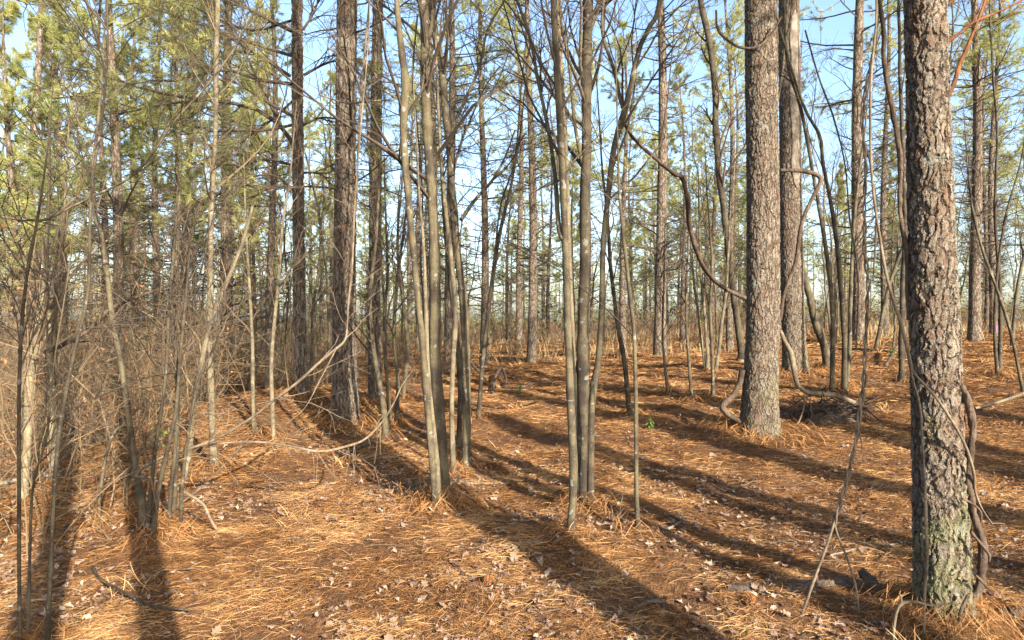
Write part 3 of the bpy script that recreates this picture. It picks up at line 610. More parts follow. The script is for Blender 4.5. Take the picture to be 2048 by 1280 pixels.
# small stems in the clearing
for lab, pts in (('knee-high bare seedling stem in front of the clump, nearest the lone sapling', [(1337, 790, 7), (1330, 730, 6), (1325, 660, 5), (1328, 560, 4)]),
                 ('thin stem in mid clearing beside the dark leaning sapling', [(1427, 795, 9), (1424, 700, 8), (1420, 620, 7), (1424, 520, 6), (1415, 400, 4)]),
                 ('thin straight stem in mid clearing, third from the grey plated pine', [(1384, 805, 8), (1378, 720, 7), (1372, 620, 6), (1376, 500, 4)]),
                 ('pale stem of the bundle beyond the clearing, leaning to the pine', [(1432, 745, 9), (1442, 660, 8), (1452, 580, 7), (1458, 480, 5)]),
                 ('pale stem of the bundle beyond the clearing, the straight one', [(1416, 738, 8), (1410, 640, 7), (1402, 540, 6), (1398, 420, 4)]),
                 ('pale stem of the bundle beyond the clearing, the outermost one', [(1410, 736, 7), (1398, 640, 6), (1386, 540, 5), (1380, 430, 4)]),
                 ('crooked brown stem behind the furrowed pine roots', [(772, 880, 14), (765, 800, 12), (748, 700, 11), (740, 600, 9), (752, 480, 7)]),
                 ('slim stem next to the reddish pine foot', [(782, 852, 9), (775, 760, 8), (768, 660, 7), (775, 540, 6), (770, 400, 4)]),
                 ('slim wavy stem between reddish pine and mossy sapling', [(792, 850, 9), (796, 760, 8), (788, 660, 7), (798, 540, 6), (812, 420, 4)]),
                 ('dark bowed stem beyond the wavy stem', [(805, 800, 10), (815, 700, 9), (806, 600, 8), (795, 480, 6), (805, 360, 4)])):
    sapling(lab, pts, M_SAPL if 'pale' in lab else M_SAP, nl=12, L=.9, ext=1.0, t0=.3)

def lichen(root, base, P, Rr, z, dz, half, ang=-90, name='lichen_patch'):
    o = bark_patch(root, base, P, Rr, z - dz, z + dz, R(ang) - half, R(ang) + half, M_LICH, name, .0022)
m, nt_, out_ = mat('lichen'); g_ = NT(nt_); nn = g_.noise(g_.n('ShaderNodeTexCoord').outputs['Object'], 90., 3)
b_ = g_.n('ShaderNodeBsdfPrincipled', i_Roughness=.95); g_.l(g_.mix(nn.outputs[0], (.13, .115, .098), (.25, .225, .195)), b_.inputs['Base Color']); g_.l(b_.outputs[0], out_.inputs[0]); M_LICH = m
dA = sA[1][1]
for (py, hh, ha) in ((955, 13, .75),):
    lichen(*sA, EYE - (py - 640) / F * dA, hh * dA / F, ha, -98)

# ------------------------------------------------------------------ vines and arching branches
def vine(label, pts, d, m=M_VINE, name='vine', cat='vine', strands=1, n=60, twigs=0, rough=.06, dends=None, L=.5, sides=8, twist=1., mb=None, finish=True, thin=1.):
    """pts: photograph x, y, width (optional own distance)"""
    q = np.array([[*W(p[0], p[1], p[3] if len(p) > 3 else d), p[2] * (p[3] if len(p) > 3 else d) / math.hypot(F, p[0] - 1024) / 2] for p in pts]); s = spline(q, n)
    P, Rr = s[:, :3], np.maximum(s[:, 3] * .82, .0012); uu = np.linspace(0, 1, n) * n / 9; pq = U(0, 90); Rr = Rr * (1 + .35 * noise(uu + pq, uu * 0 + 2)); P = P + Rr[:, None] * .7 * np.stack([noise(uu * 1.3 + pq, uu * 0), noise(uu * 1.3 + pq, uu * 0 + 7), noise(uu + pq, uu * 0 + 5)], 1)
    mb = mb or MB()
    Rr = Rr * thin
    if strands > 1:
        cum = np.concatenate([[0], np.cumsum(np.linalg.norm(np.diff(P, axis=0), axis=1))])
        for k in range(strands):
            a = cum * twist * 2 * math.pi / .19 + 1.2 * noise(cum * 2.1, cum * 0 + 3) + k * 2 * math.pi / strands
            o = np.stack([np.cos(a), np.sin(a), 0 * a], 1) * (Rr * .56)[:, None] * (1 + .5 * noise(cum * 5, cum * 0))[:, None]
            mb.tubes(P + o, Rr * .50, sides, 0, rough=rough * 1.6)
    else: mb.tubes(P, Rr, sides, 0, rough=rough, cap=True)
    if twigs: twigging(mb, P, Rr, twigs, .1, 1, L, (.5, 1.1), -.01, .4, 3, .4, 1, 0, .1, .0016)
    if not finish: return mb, P
    base = P[np.argmin(P[:, 2])]
    return tag(place(name, mb, [m], base), label, cat)
def place(name, mb, mats, base, smooth=True):
    o = obj(name, mb.build(name, mats, smooth, base)); o.location = base; return o
dv = 3.45
mbv, Pv = vine('', [(1762, -60, 9), (1758, 0, 9), (1747, 100, 9), (1727, 225, 9), (1731, 350, 10), (1729, 475, 11), (1735, 560, 12), (1733, 640, 12), (1730, 700, 12), (1725, 785, 13), (1713, 875, 13), (1690, 976, 12), (1668, 1048, 11)], dv, strands=2, n=200, finish=False)
vine('', [(1672, 1035, 9), (1655, 1085, 8), (1632, 1150, 8), (1610, 1210, 8), (1589, 1268, 8)], dv, n=30, mb=mbv, finish=False)
vine('', [(1668, 1045, 6), (1678, 1080, 6), (1694, 1115, 6), (1710, 1167, 6), (1716, 1220, 6), (1716, 1285, 6)], dv, n=30, mb=mbv, finish=False)
vine('', [(1718, 860, 5), (1724, 890, 4), (1722, 905, 2)], dv - .01, n=12, mb=mbv, finish=False)
tag(place('vine', mbv, [M_VINE], W(1589, 1268, dv)), 'pale rope-like vine of two twisted strands, splitting into two legs above the straw', 'vine')
d1 = g1[1][1]; fr = d1 - .20
mbv, _ = vine('', [(1752, -40, 6), (1752, 50, 6), (1742, 150, 7), (1740, 275, 7), (1745, 375, 7), (1760, 475, 8), (1776, 560, 9), (1800, 640, 10, fr), (1812, 690, 11, fr), (1823, 735, 11, fr)], fr, n=70, finish=False)
vine('', [(1822, 730, 8), (1832, 751, 8), (1868, 790, 8), (1902, 838, 8), (1930, 892, 8, fr + .03), (1946, 942, 8, fr + .07), (1952, 985, 6, fr + .1), (1966, 1020, 3, fr + .1), (1985, 1048, 2, fr + .1)], fr, n=40, mb=mbv, finish=False)
vine('', [(1820, 725, 8), (1826, 760, 7), (1840, 813, 7), (1845, 897, 7), (1851, 1010, 8), (1854, 1122, 8), (1849, 1200, 7), (1847, 1290, 7)], fr - .01, n=40, mb=mbv, finish=False)
tag(place('vine', mbv, [M_VINE], W(1847, 1290, fr)), 'thin pale vine that splits and crosses the front of the nearest pine trunk', 'vine')
sd = d1 + .02
vine('thick dark hairy vine clinging down the shaded flank of the nearest pine', [(1750, -40, 12), (1757, 0, 12), (1767, 75, 13), (1769, 125, 13), (1780, 185, 14), (1795, 275, 14), (1801, 340, 13), (1802, 425, 13), (1812, 490, 14), (1814, 560, 9), (1816, 640, 6)], sd, M_VINED, n=70, rough=.14, sides=9)
mbv, _ = vine('', [(1922, 770, 10), (1933, 796, 18), (1946, 852, 20), (1942, 920, 19), (1937, 965, 20), (1950, 1038, 21), (1963, 1094, 22), (1967, 1140, 22), (1950, 1185, 24), (1925, 1212, 24), (1890, 1225, 20)], d1 - .09, n=60, finish=False, rough=.12, sides=10)
for p in ([(1926, 997, 7), (1945, 1008, 8), (1960, 1022, 8), (1962, 1045, 5)], [(1942, 1065, 8), (1960, 1085, 9), (1978, 1108, 8), (1978, 1124, 4)], [(1951, 1150, 7), (1965, 1162, 8), (1978, 1180, 5)], [(1936, 1190, 10), (1921, 1220, 10), (1918, 1245, 9), (1910, 1295, 8)]):
    vine('', p, d1 - .17, n=14, mb=mbv, finish=False, sides=8)
tag(place('vine', mbv, [M_VINED], W(1910, 1290, d1)), 'gnarled thick woody vine rooting against the foot of the nearest pine', 'vine')
mbv, _ = vine('', [(1786, 1290, 8), (1788, 1255, 8), (1794, 1220, 8), (1806, 1207, 8), (1830, 1204, 8), (1865, 1210, 7), (1905, 1206, 5)], d1 - .27, n=30, finish=False)
vine('', [(1803, 1210, 7), (1802, 1195, 5), (1800, 1188, 3)], d1 - .27, n=8, mb=mbv, finish=False)
tag(place('root', mbv, [M_VINE], W(1786, 1290, d1 - .27)), 'pale looping root arching out of the straw before the nearest pine', 'root')
dP = g2[1][1]; d3 = g3[1][1]
vine('long dark sagging vine strung from the three-stemmed clump to the grey plated pine', [(1248, 245, 7, dF), (1262, 270, 8, dF + .1), (1280, 290, 8, dF + .3), (1320, 325, 10, dF + .6), (1350, 350, 12, dF + .9), (1364, 356, 11, dF + 1), (1375, 400, 11, dF + 1.1), (1378, 450, 11, dF + 1.3), (1395, 510, 11, dF + 1.5), (1420, 552, 12, dF + 1.8), (1450, 577, 12, dP - .2), (1492, 597, 12, dP - .18)], dF, M_VINED, n=60)
vine('crooked vine elbowing out from the stripped pine before dropping behind its neighbour', [(1560, 340, 10), (1600, 342, 11), (1632, 350, 12), (1641, 362, 12), (1622, 400, 10), (1603, 450, 10), (1590, 525, 10), (1568, 590, 9), (1560, 640, 9)], dP + .25, M_VINED, n=50)
mbv, _ = vine('', [(1560, 660, 11), (1570, 685, 12), (1582, 712, 13), (1590, 745, 13), (1597, 770, 14), (1615, 785, 15), (1640, 788, 15), (1665, 790, 14), (1690, 800, 13), (1718, 808, 12), (1735, 816, 6)], dP + .55, finish=False, n=60, rough=.1)
vine('', [(1608, 788, 5), (1607, 815, 4), (1598, 842, 4), (1590, 852, 3)], dP + .5, n=14, mb=mbv, finish=False)
tag(place('root', mbv, [M_VINE], W(1718, 808, dP + .55)), 'tan snaking root crossing the straw between the plated pine and the paired saplings', 'root')
vine('dark bowed root curling off the foot of the grey plated pine', [(1486, 740, 14), (1478, 770, 16), (1466, 795, 16), (1448, 812, 15), (1452, 826, 13), (1470, 838, 12), (1486, 848, 8)], dP - .02, M_VINED, n=36, name='root', cat='root', rough=.1)
vine('greenish liana running up in front of the stripped pine', [(1545, 260, 8), (1560, 170, 9), (1572, 60, 8), (1576, -40, 7)], d3 - .35, M_SAP, n=26)
vine('forked dead branch jutting across the trunk of the grey plated pine', [(1432, 20, 6), (1436, 60, 7), (1465, 88, 7), (1490, 96, 7), (1520, 90, 7), (1548, 60, 5), (1562, 34, 4)], dP - .3, M_VINED, n=34, name='branch', cat='branch')
# arching saplings over the mound and across the thicket
dB = 4.7
mbv, Pb = vine('', [(272, 952, 8), (290, 935, 8), (330, 912, 9), (400, 890, 9), (450, 868, 9), (500, 838, 9), (550, 800, 9), (600, 762, 9), (640, 725, 9), (672, 698, 9), (690, 680, 9), (695, 650, 7), (697, 600, 6), (703, 540, 6), (708, 450, 6), (714, 350, 5), (722, 250, 5), (732, 150, 5), (738, 60, 4), (740, -40, 4)], dB, n=120, twigs=26, L=.6, thin=.74, finish=False, rough=.03)
vine('', [(395, 892, 7), (450, 886, 7), (520, 885, 8), (580, 893, 8), (640, 902, 9), (690, 893, 9), (730, 878, 8), (765, 842, 7), (790, 800, 6), (805, 770, 5), (830, 735, 3)], dB + .1, n=60, twigs=8, L=.4, thin=.74, mb=mbv, finish=False, rough=.03)
vine('', [(272, 952, 8), (310, 962, 8), (350, 975, 9), (380, 990, 9), (408, 1010, 8), (425, 1045, 8), (447, 1077, 7)], dB, n=30, mb=mbv, finish=False, rough=.03)
vine('', [(672, 698, 4), (640, 760, 3), (610, 815, 2), (570, 850, 2)], dB - .05, n=20, mb=mbv, finish=False)
for k in range(9):
    x = U(620, 770); y = np.interp(x, [620, 640, 690, 730, 770], [899, 902, 893, 878, 836]); l = U(15, 75)
    vine('', [(x, y, 1.6), (x + U(-4, 4), y + l * .5, 1.3), (x + U(-6, 6), y + l, 1.)], dB + .1, n=6, mb=mbv, finish=False, sides=3)
tag(place('arched_sapling', mbv, [M_VINE], W(447, 1077, dB)), 'long pale sapling bent over into an arch above the straw mound', 'bent sapling')
mbv, Pb = vine('', [(-60, 428, 8), (0, 434, 8), (60, 440, 9), (95, 438, 9), (130, 420, 9), (180, 395, 9), (230, 372, 9), (270, 347, 9), (310, 300, 8), (345, 247, 8), (395, 192, 8), (440, 140, 7), (470, 95, 6), (495, 48, 6), (525, 0, 5), (545, -50, 4)], 4.2, n=90, twigs=34, L=.8, thin=.85, finish=False, rough=.03)
tag(place('bent_branch', mbv, [M_SAP], Pb[0]), 'mossy branch sweeping in a long curve up across the thicket', 'branch')
vine('dark bare branch slanting up through the young pines', [(215, 480, 7), (240, 430, 6), (270, 370, 5), (300, 320, 5), (330, 260, 4), (380, 190, 3), (470, 90, 2)], 6.0, M_SAPD, n=40, twigs=22, L=.8, name='branch', cat='branch')
vine('rotten limb leaning low across the two bright trunks', [(100, 700, 14), (140, 682, 13), (180, 660, 12), (215, 622, 10), (260, 600, 8), (300, 585, 5), (345, 570, 4)], 6.6, M_VINED, n=30, twigs=8, name='branch', cat='branch', rough=.1)
vine('limb of tan wood slanting above the rotten one', [(60, 640, 7), (105, 610, 8), (130, 570, 8), (170, 520, 7), (230, 470, 5), (300, 440, 3)], 6.3, M_SAPL, n=30, twigs=12, name='branch', cat='branch')
vine('crossing bare branch hung in front of the furrowed pine', [(655, 95, 5), (690, 118, 5), (740, 165, 5), (800, 200, 6)], 7.0, M_DEAD, n=30, twigs=7, name='branch', cat='branch')
vine('stubby dead branch poking level across the furrowed pine', [(640, 190, 4), (690, 205, 5), (740, 202, 5), (780, 200, 3)], 7.3, M_DEAD, n=20, twigs=4, name='branch', cat='branch')
for lab, pts, dd in (('loose thin vine dangling down the furrowed pine, the longest one', [(742, -30, 5), (728, 120, 5), (718, 260, 5), (712, 400, 5), (700, 520, 4), (694, 640, 4), (690, 700, 3)], g4[1][1] - .4),
                     ('thin vine twining beside the crooked mossy sapling', [(835, 30, 4), (826, 150, 4), (832, 230, 4), (845, 380, 4), (842, 520, 5), (848, 640, 5), (850, 760, 4)], 6.2),
                     ('dark vine climbing between the clumps', [(1055, 60, 4), (1040, 200, 4), (1030, 320, 5), (1000, 420, 5), (985, 560, 5), (975, 700, 5)], 9.),
                     ('thin wandering vine over the paired saplings', [(1610, 60, 4), (1640, 160, 4), (1668, 240, 5), (1690, 330, 4), (1700, 440, 4), (1716, 560, 4), (1712, 700, 4)], 8.3),
                     ('slack vine looping beside the nearest pine', [(1775, 30, 4), (1740, 130, 4), (1722, 240, 4), (1740, 330, 4), (1752, 430, 5), (1746, 560, 4)], 4.2)):
    vine(lab, pts, dd, M_VINE if 'loose' in lab else M_SAPD, n=50, twigs=8, L=.4)

# ------------------------------------------------------------------ fallen wood, cones
def on_ground(px, py, lift=0.): p = at(px, py); p[2] = float(height(p[0], p[1])) + lift; return p
def stick(label, pts, m=M_DEAD, twigs=0, name='fallen_stick', cat='stick', rough=.06, sides=7, L=.3):
    q = []
    for p in pts:
        g = on_ground(p[0], p[1]); r = p[2] * g[1] / F / 2; g[2] += (p[3] if len(p) > 3 else .3 * r) + .012; q.append([*g, r])
    s = spline(np.array(q), 24); mb = MB(); mb.tubes(s[:, :3], np.maximum(s[:, 3], .002), sides, 0, rough=rough, cap=True)
    if twigs: twigging(mb, s[:, :3], s[:, 3], twigs, .2, 1, L, (.4, .9), .0, .5, 2, .4, 0, 0, .5, .002)
    return tag(place(name, mb, [m], s[0, :3]), label, cat)
stick('half-rotten log lying in the big shadow near the twisted vine', [(1572, 1182, 18, -.02), (1610, 1176, 26, -.02), (1660, 1172, 28, -.015), (1705, 1172, 28, -.015), (1745, 1188, 22, -.02)], M_ROT, name='log', cat='log', rough=.14, sides=12)
stick('broken grey stub leaning beside the half-rotten log', [(1758, 1196, 20, -.02), (1742, 1182, 22, .02), (1722, 1172, 15, .06)], M_ROT, name='log_stub', cat='wood stub', rough=.16, sides=10)
stick('short chunk of bark-covered log in the straw near the big shadow', [(1452, 1186, 18, -.005), (1485, 1184, 20, .0), (1512, 1180, 18, 0.)], M_ROT, name='log', cat='log', rough=.14, sides=10)
stick('knobbly rotten stump piece half sunk beside the near pine foot', [(2000, 1236, 30, -.03), (2030, 1240, 34, -.01), (2070, 1245, 30, -.03)], M_ROT, name='log', cat='log', rough=.16, sides=10)
stick('slim fallen pole on the straw behind the nearest pine', [(1950, 836, 5, .1), (2000, 822, 6, .1), (2060, 806, 6, .12)], M_VINE)
stick('pale peeled stick lying against the lichen-marked sapling', [(808, 990, 7), (850, 980, 7), (910, 976, 5), (990, 972, 4), (1050, 966, 3)], M_VINE)
stick('grey branched stick by the foot of the lone knobbly sapling', [(1200, 1005, 3), (1240, 1040, 4), (1290, 1062, 5), (1330, 1060, 6), (1370, 1042, 5)], M_DEAD, 4)
stick('dark twig on the shaded straw near the wide band of shadow', [(1660, 1118, 4), (1720, 1105, 5), (1780, 1092, 4), (1812, 1082, 3)], M_DEAD, 2)
stick('long bowed bare stick lying across the dark shadow in the thicket foreground', [(185, 1145, 5, .03), (200, 1180, 5, .05), (240, 1208, 5, .06), (300, 1228, 5, .05), (380, 1233, 4, .03)], M_SAPD)
stick('pale straight stick beside the straw mound', [(500, 875, 3), (450, 935, 4), (400, 985, 5), (345, 1030, 4)], M_VINE, 2)
stick('dark limb lying in shade in front of the furrowed pine', [(640, 930, 6), (700, 905, 7), (770, 880, 7), (840, 865, 5)], M_ROT, 5)
stick('curled dead branch in the middle of the clearing', [(985, 790, 5, .0), (990, 768, 6, .12), (1003, 757, 6, .2), (1012, 770, 5, .1), (1000, 782, 4, .02)], M_VINED, 3)
stick('low dark stick beyond the curled branch', [(1005, 782, 4), (1040, 778, 5), (1068, 770, 4)], M_VINED, 2)
stick('bleached stick tilted against the brush behind the leaning sapling', [(930, 735, 4, .25), (955, 752, 5, .12), (975, 764, 4, .03)], M_VINE)
stick('thin lone stick across sunny straw in the near corner', [(0, 1000, 4), (60, 985, 4), (140, 990, 3)], M_VINE)
stick('bent grey stick next to the dark clump', [(120, 920, 5, .05), (170, 900, 6, .05), (230, 870, 6, .03)], M_DEAD, 4)
stick('big fallen branch behind the two bright trunks', [(-40, 900, 14, .1), (20, 890, 16, .12), (90, 880, 14, .08), (160, 865, 10, .04)], M_ROT, 8, L=.8)
stick('dead grey branch fallen at the thicket edge', [(0, 985, 8, .05), (50, 970, 9, .05), (120, 955, 8, .02)], M_DEAD, 6, L=.5)
stick('mossy stick on sunny straw past the grey plated pine', [(1770, 735, 6, .0), (1788, 720, 6, .15), (1800, 708, 5, .25)], M_VINED, 2)
stick('long pale pole on the far sunny straw', [(1660, 702, 4, .05), (1720, 704, 5, .05), (1790, 708, 4, .05)], M_VINE)
stick('half buried twig beside the bright foreground leaves', [(1000, 1110, 4), (1045, 1098, 4), (1090, 1094, 3)], M_DEAD)
stick('grey stick at the edge of the bottom shadow', [(1268, 1222, 8), (1300, 1212, 10), (1330, 1205, 9)], M_ROT)

# upturned clod of roots under the snaking root
cr = on_ground(1662, 838); mb = MB(); n = 260
a = U(0, 6.283, n); st = np.stack([cr[0] + .42 * U(-1, 1, n), cr[1] + .22 * U(-1, 1, n), cr[2] + U(0, .22, n) + .0 * a], 1)
d_ = norm(np.stack([np.cos(a), np.sin(a) * .5, U(-.9, .35, n)], 1)); K = 6; pts = [st]; p = st
for k in range(K - 1):
    d_ = norm(d_ + .25 * rng.standard_normal((n, 3))); p = p + d_ * U(.03, .12, n)[:, None]; pts.append(p)
mb.tubes(np.stack(pts, 1), U(.003, .012, n)[:, None] * np.linspace(1, .4, K), 5, 0, rough=.1)
th = np.linspace(0, 2 * math.pi, 40, endpoint=False); ph = np.linspace(0, math.pi / 2, 12)
TH, PH = np.meshgrid(th, ph); rr = 1 + .5 * noise(np.cos(TH) * 3 + 4, np.sin(TH) * 3 + PH * 4) + .3 * noise(TH * 5, PH * 7)
V = np.stack([cr[0] + .40 * rr * np.cos(TH) * np.cos(PH), cr[1] + .25 * rr * np.sin(TH) * np.cos(PH), cr[2] - .03 + .20 * rr * np.sin(PH)], -1)
kk = (np.arange(11) * 40)[:, None]; j = np.arange(40)[None]; j2 = (j + 1) % 40
mb.add(V, np.stack([kk + j, kk + j2, kk + 40 + j2, kk + 40 + j], -1).reshape(-1, 4), 1)
tag(place('root_clod', mb, [M_VINED, M_ROT], cr), 'upturned tangle of dark roots and soil below the snaking root', 'root clod')

def cone_mesh():
    mb = MB(); L = .085
    t = np.linspace(0, 1, 10); prof = .018 * np.sin(math.pi * np.clip(t * .9 + .08, 0, 1)) + .002
    mb.tubes(np.stack([t * L, 0 * t, 0 * t + .022], 1), prof, 10, 0)
    k = 70; i = np.arange(k); tt = (i + .5) / k; a = i * 2.39996; r = .018 * np.sin(math.pi * np.clip(tt * .9 + .08, 0, 1)) + .003
    c = np.stack([tt * L, r * np.cos(a), r * np.sin(a) + .022], 1); o = np.stack([.35 + 0 * a, np.cos(a), np.sin(a)], 1); o = norm(o); s = np.cross(o, [1., 0, 0]); s = norm(s)
    V = np.stack([c - s * .006, c + s * .006, c + s * .007 + o * .012, c - s * .007 + o * .012, c + o * .009 + np.cross(s, o) * .003], 1).reshape(-1, 3); q = (np.arange(k) * 5)[:, None]
    mb.add(V, np.concatenate([q + np.array([0, 1, 4]), q + np.array([1, 2, 4]), q + np.array([2, 3, 4]), q + np.array([3, 0, 4])]), 1, np.repeat(U(0, .7, k), 5))
    return mb.build('pine_cone', [M_ROT, M_BROWN], False)
cm = cone_mesh()
for lab, px, py, rz in (('pine cone in the dark bottom shadow', 1346, 1268, .4), ('pine cone on the straw past the gnarled woody vine', 2022, 1012, 2.8), ('pine cone lying in the shaded straw below the log chunk', 1500, 1225, 1.2), ('pine cone on sunlit straw near the lichen-marked sapling', 985, 1180, 2.1)):
    o = obj('pine_cone', cm); p = on_ground(px, py, .006); o.location = p; o.rotation_euler = (0, 0, rz); tag(o, lab, 'pine cone', 'pine cones on the straw')

# small green seedlings
def seedling(px, py, h, lab, n=60):
    b = on_ground(px, py); mb = MB(); P = spline(np.array([[0, 0, -.02, .004], [.01, .01, h * .5, .003], [.02, 0, h, .002]]), 8)
    P1, P2, _ = twigging(mb, P[:, :3], P[:, 3], 8, .1, 1, h * .8, (.5, 1.2), .05, .6, 3, .4, 0, 0, .2, .0015); mb.tubes(P[:, :3], P[:, 3], 5)
    leaves(mb, np.concatenate([P2[:, -1], P2[:, 2], P1[:, 3]]), .045, 1)
    r = thing('seedling', lab, 'seedling', b); obj('leaves', mb.build('leaves', [M_TWIG, M_GREEN], False), r)
seedling(1299, 862, .10, 'small dark evergreen seedling on the shaded straw of the clearing')
seedling(1040, 795, .16, 'light green seedling tuft by the curled dead branch')
seedling(1785, 722, .20, 'low bright green plant on sunny straw behind the nearest pine')
seedling(318, 905, .22, 'sprig of green leaves at the thicket edge near the mound')

# ------------------------------------------------------------------ pines, saplings and brush further back: every one an object, copied from its kind
def spot(px, d):
    x = (px - 1024) / F * d; return np.array([x, d, float(height(x, d))])
PROTO = {}
def plant(kind, i, loc, rz, sc, label, group, name, cat, parts):
    key = (kind, i)
    if key not in PROTO:
        root = thing(name, label, cat, loc, group, rz); root.scale = sc
        for pn, me in parts: obj(pn, me, root)
        PROTO[key] = root; return root
    return dup(PROTO[key], loc, rz, sc, label, group)
pine_no = 0
def bg_pine(loc, s, label, group, young=False, i=None):
    global pine_no
    L = YV if young else PV
    i = pine_no % (3 if young else 6) if i is None else i; pine_no += 1
    return plant('young' if young else 'pine', i, loc, U(0, 6.283), (s, s, s * U(.92, 1.1)), label, group, 'pine_tree', 'pine tree', (('trunk', L[i][2]), ('crown', L[i][3])))
TAKEN = []
for lab, px, d, wpx, i in (('dark straight pine showing between the twin clump stems', 899, 16.0, 18, 0),
                           ('slender reddish pine right behind the forked slender stem', 968, 19., 15, 4),
                           ('lone straight pine standing in the bright gap beyond the clearing', 1064, 21., 17, 2),
                           ('slender dark pine behind the forking sapling', 1246, 20., 12, 5),
                           ('straight dark-footed pine at the end of the clearing beside the sagging vine', 1320, 19.5, 21, 0),
                           ('sturdy pine at the far edge right behind the twisted vine', 1719, 22., 22, 4),
                           ('tall pine with many dead twigs past the near vine-hung pine', 1949, 21., 19, 1),
                           ('narrow pine wearing a pink ribbon beyond the small sapling group', 1987, 26., 12, 5),
                           ('dark narrow pine between the slim limb-bearing pine and the thin pale sapling', 539, 14.5, 15, 3),
                           ('sunlit pine of the close pair deep in the thicket, nearer the straw mound', 350, 17., 15, 4),
                           ('sunlit pine of the close pair deep in the thicket, nearer the mossy stem', 316, 18., 15, 1),
                           ('pale sunlit pine behind the curved grey thicket sapling', 207, 19., 14, 2),
                           ('thin far pine just past the straight dark-footed pine', 1365, 27., 9, 3),
                           ('sunlit pine deep behind the slack vine', 1770, 28., 13, 0)):
    loc = spot(px, d); L = PV[i]; s = np.clip(wpx * d / F / 2 / (L[1] * .93), .6, 1.25)
    o = bg_pine(loc, s, lab, 'pines around the clearing', i=i); TAKEN.append((loc[0], loc[1]))
    if 'ribbon' in lab:
        mb = MB(); r = L[1] * s * .95 + .012; zz = EYE - (645 - 640) / F * d
        th = np.linspace(0, 6.283, 20); c = np.stack([loc[0] + r * np.cos(th), loc[1] + r * np.sin(th), np.full(20, zz)], 1)
        V = np.concatenate([c, c + [0, 0, .05]]); mb.add(V, np.array([[k, k + 1, 21 + k, 20 + k] for k in range(19)]))
        t = np.linspace(0, 1, 8); c = np.stack([loc[0] - .04 + .03 * np.sin(t * 4), loc[1] - r - .01 - .04 * t, zz + .03 - .5 * t], 1)
        V = np.concatenate([c, c + [.05, 0.015, 0]]); mb.add(V, np.array([[k, k + 1, 9 + k, 8 + k] for k in range(7)]))
        m, nt_, out_ = mat('pink_ribbon'); b_ = nt_.nodes.new('ShaderNodeBsdfPrincipled'); b_.inputs[0].default_value = (.75, .06, .28, 1); nt_.links.new(b_.outputs[0], out_.inputs[0])
        tag(place('ribbon', mb, [m], (loc[0], loc[1], zz)), 'pink marking ribbon tied round a narrow far pine trunk', 'ribbon')

ANCH = [(-2000, None), (107, 'the bright vine-wrapped trunks'), (276, 'the dark stem clump'), (425, 'the pale mound sapling'), (600, 'the long-limbed pine'), (690, 'the furrowed pine'), (870, 'the twin clump'), (1155, 'the three-stemmed clump'), (1320, 'the dark-footed pine'),
        (1525, 'the grey plated pine'), (1680, 'the paired saplings'), (1865, 'the vine-hung nearest pine'), (4000, None)]
def gap(px):
    for (a, na), (b, nb) in zip(ANCH[:-1], ANCH[1:]):
        if px < b:
            return f'beyond {nb}, towards the picture edge' if na is None else f'beyond {na}, towards the picture edge' if nb is None else f'between {na} and {nb}'
ORD = ['first', 'second', 'third', 'fourth', 'fifth', 'sixth', 'seventh', 'eighth', 'ninth', 'tenth', 'eleventh', 'twelfth', 'thirteenth', 'fourteenth', 'fifteenth', 'sixteenth', 'seventeenth', 'eighteenth', 'nineteenth', 'twentieth', 'twenty-first', 'twenty-second', 'twenty-third', 'twenty-fourth', 'twenty-fifth', 'twenty-sixth', 'twenty-seventh', 'twenty-eighth', 'twenty-ninth', 'thirtieth'] + [f'{a}-{b}' for a in ('thirty', 'forty', 'fifty') for b in ('first', 'second', 'third', 'fourth', 'fifth', 'sixth', 'seventh', 'eighth', 'ninth')]
def scatter(n, pxr, dr, sep, ok=lambda px, d, x: True, tries=6000, pw=1.):
    out = []
    for _ in range(tries):
        if len(out) >= n: break
        d = dr[0] + (dr[1] - dr[0]) * rng.random() ** pw; px = U(*pxr); x = (px - 1024) / F * d
        if not ok(px, d, x) or any((x - a) ** 2 + (d - b) ** 2 < sep * sep for a, b in TAKEN): continue
        TAKEN.append((x, d)); out.append((px, d))
    out.sort(key=lambda q: (gap(q[0]), q[0]))
    res = []; cnt = {}
    for px, d in out:
        g = gap(px); cnt[g] = cnt.get(g, 0) + 1; res.append((px, d, ORD[min(cnt[g], len(ORD)) - 1], g))
    return res
def clear(px, d, x):       # the open straw in the middle stays open
    return not (620 < px and d < 21)
LEFT = lambda px, d, x: px < 640
for px, d, sc_, lab in ((30, 19., 1.3, 'full yellow-green pine crown nearest the picture corner, above the bright trunks'), (235, 17.5, 1.35, 'tall bright pine behind the mossy clump sapling'), (455, 19., 1.3, 'bright broad pine just past the pale mound sapling'), (-120, 13.5, 1.1, 'bright pine peeping in at the thicket edge of the picture')):
    loc = spot(px, d); TAKEN.append((loc[0], loc[1])); bg_pine(loc, sc_, lab, 'bright pines over the thicket', young=True)
for px, d, o_, g_ in scatter(8, (-380, 640), (17, 30), 2.6, LEFT):
    bg_pine(spot(px, d), U(.9, 1.4), f'{o_} young low-crowned pine {g_}', 'young pines of the thicket', young=True)
for px, d, o_, g_ in scatter(16, (-450, 2500), (22, 34), 2.8, clear):
    bg_pine(spot(px, d), U(.7, 1.0), f'{o_} middle-distance pine {g_}', 'pines of the middle distance')
for px, d, o_, g_ in scatter(34, (500, 2400), (30, 60), 2.2, clear):
    bg_pine(spot(px, d), U(.75, 1.1), f'{o_} small bushy far pine {g_}', 'small far pines', young=True)
for px, d, o_, g_ in scatter(70, (-300, 2350), (32, 75), 2.4, pw=.8):
    bg_pine(spot(px, d), U(.7, 1.1), f'{o_} distant thin pine {g_}', 'distant pines')
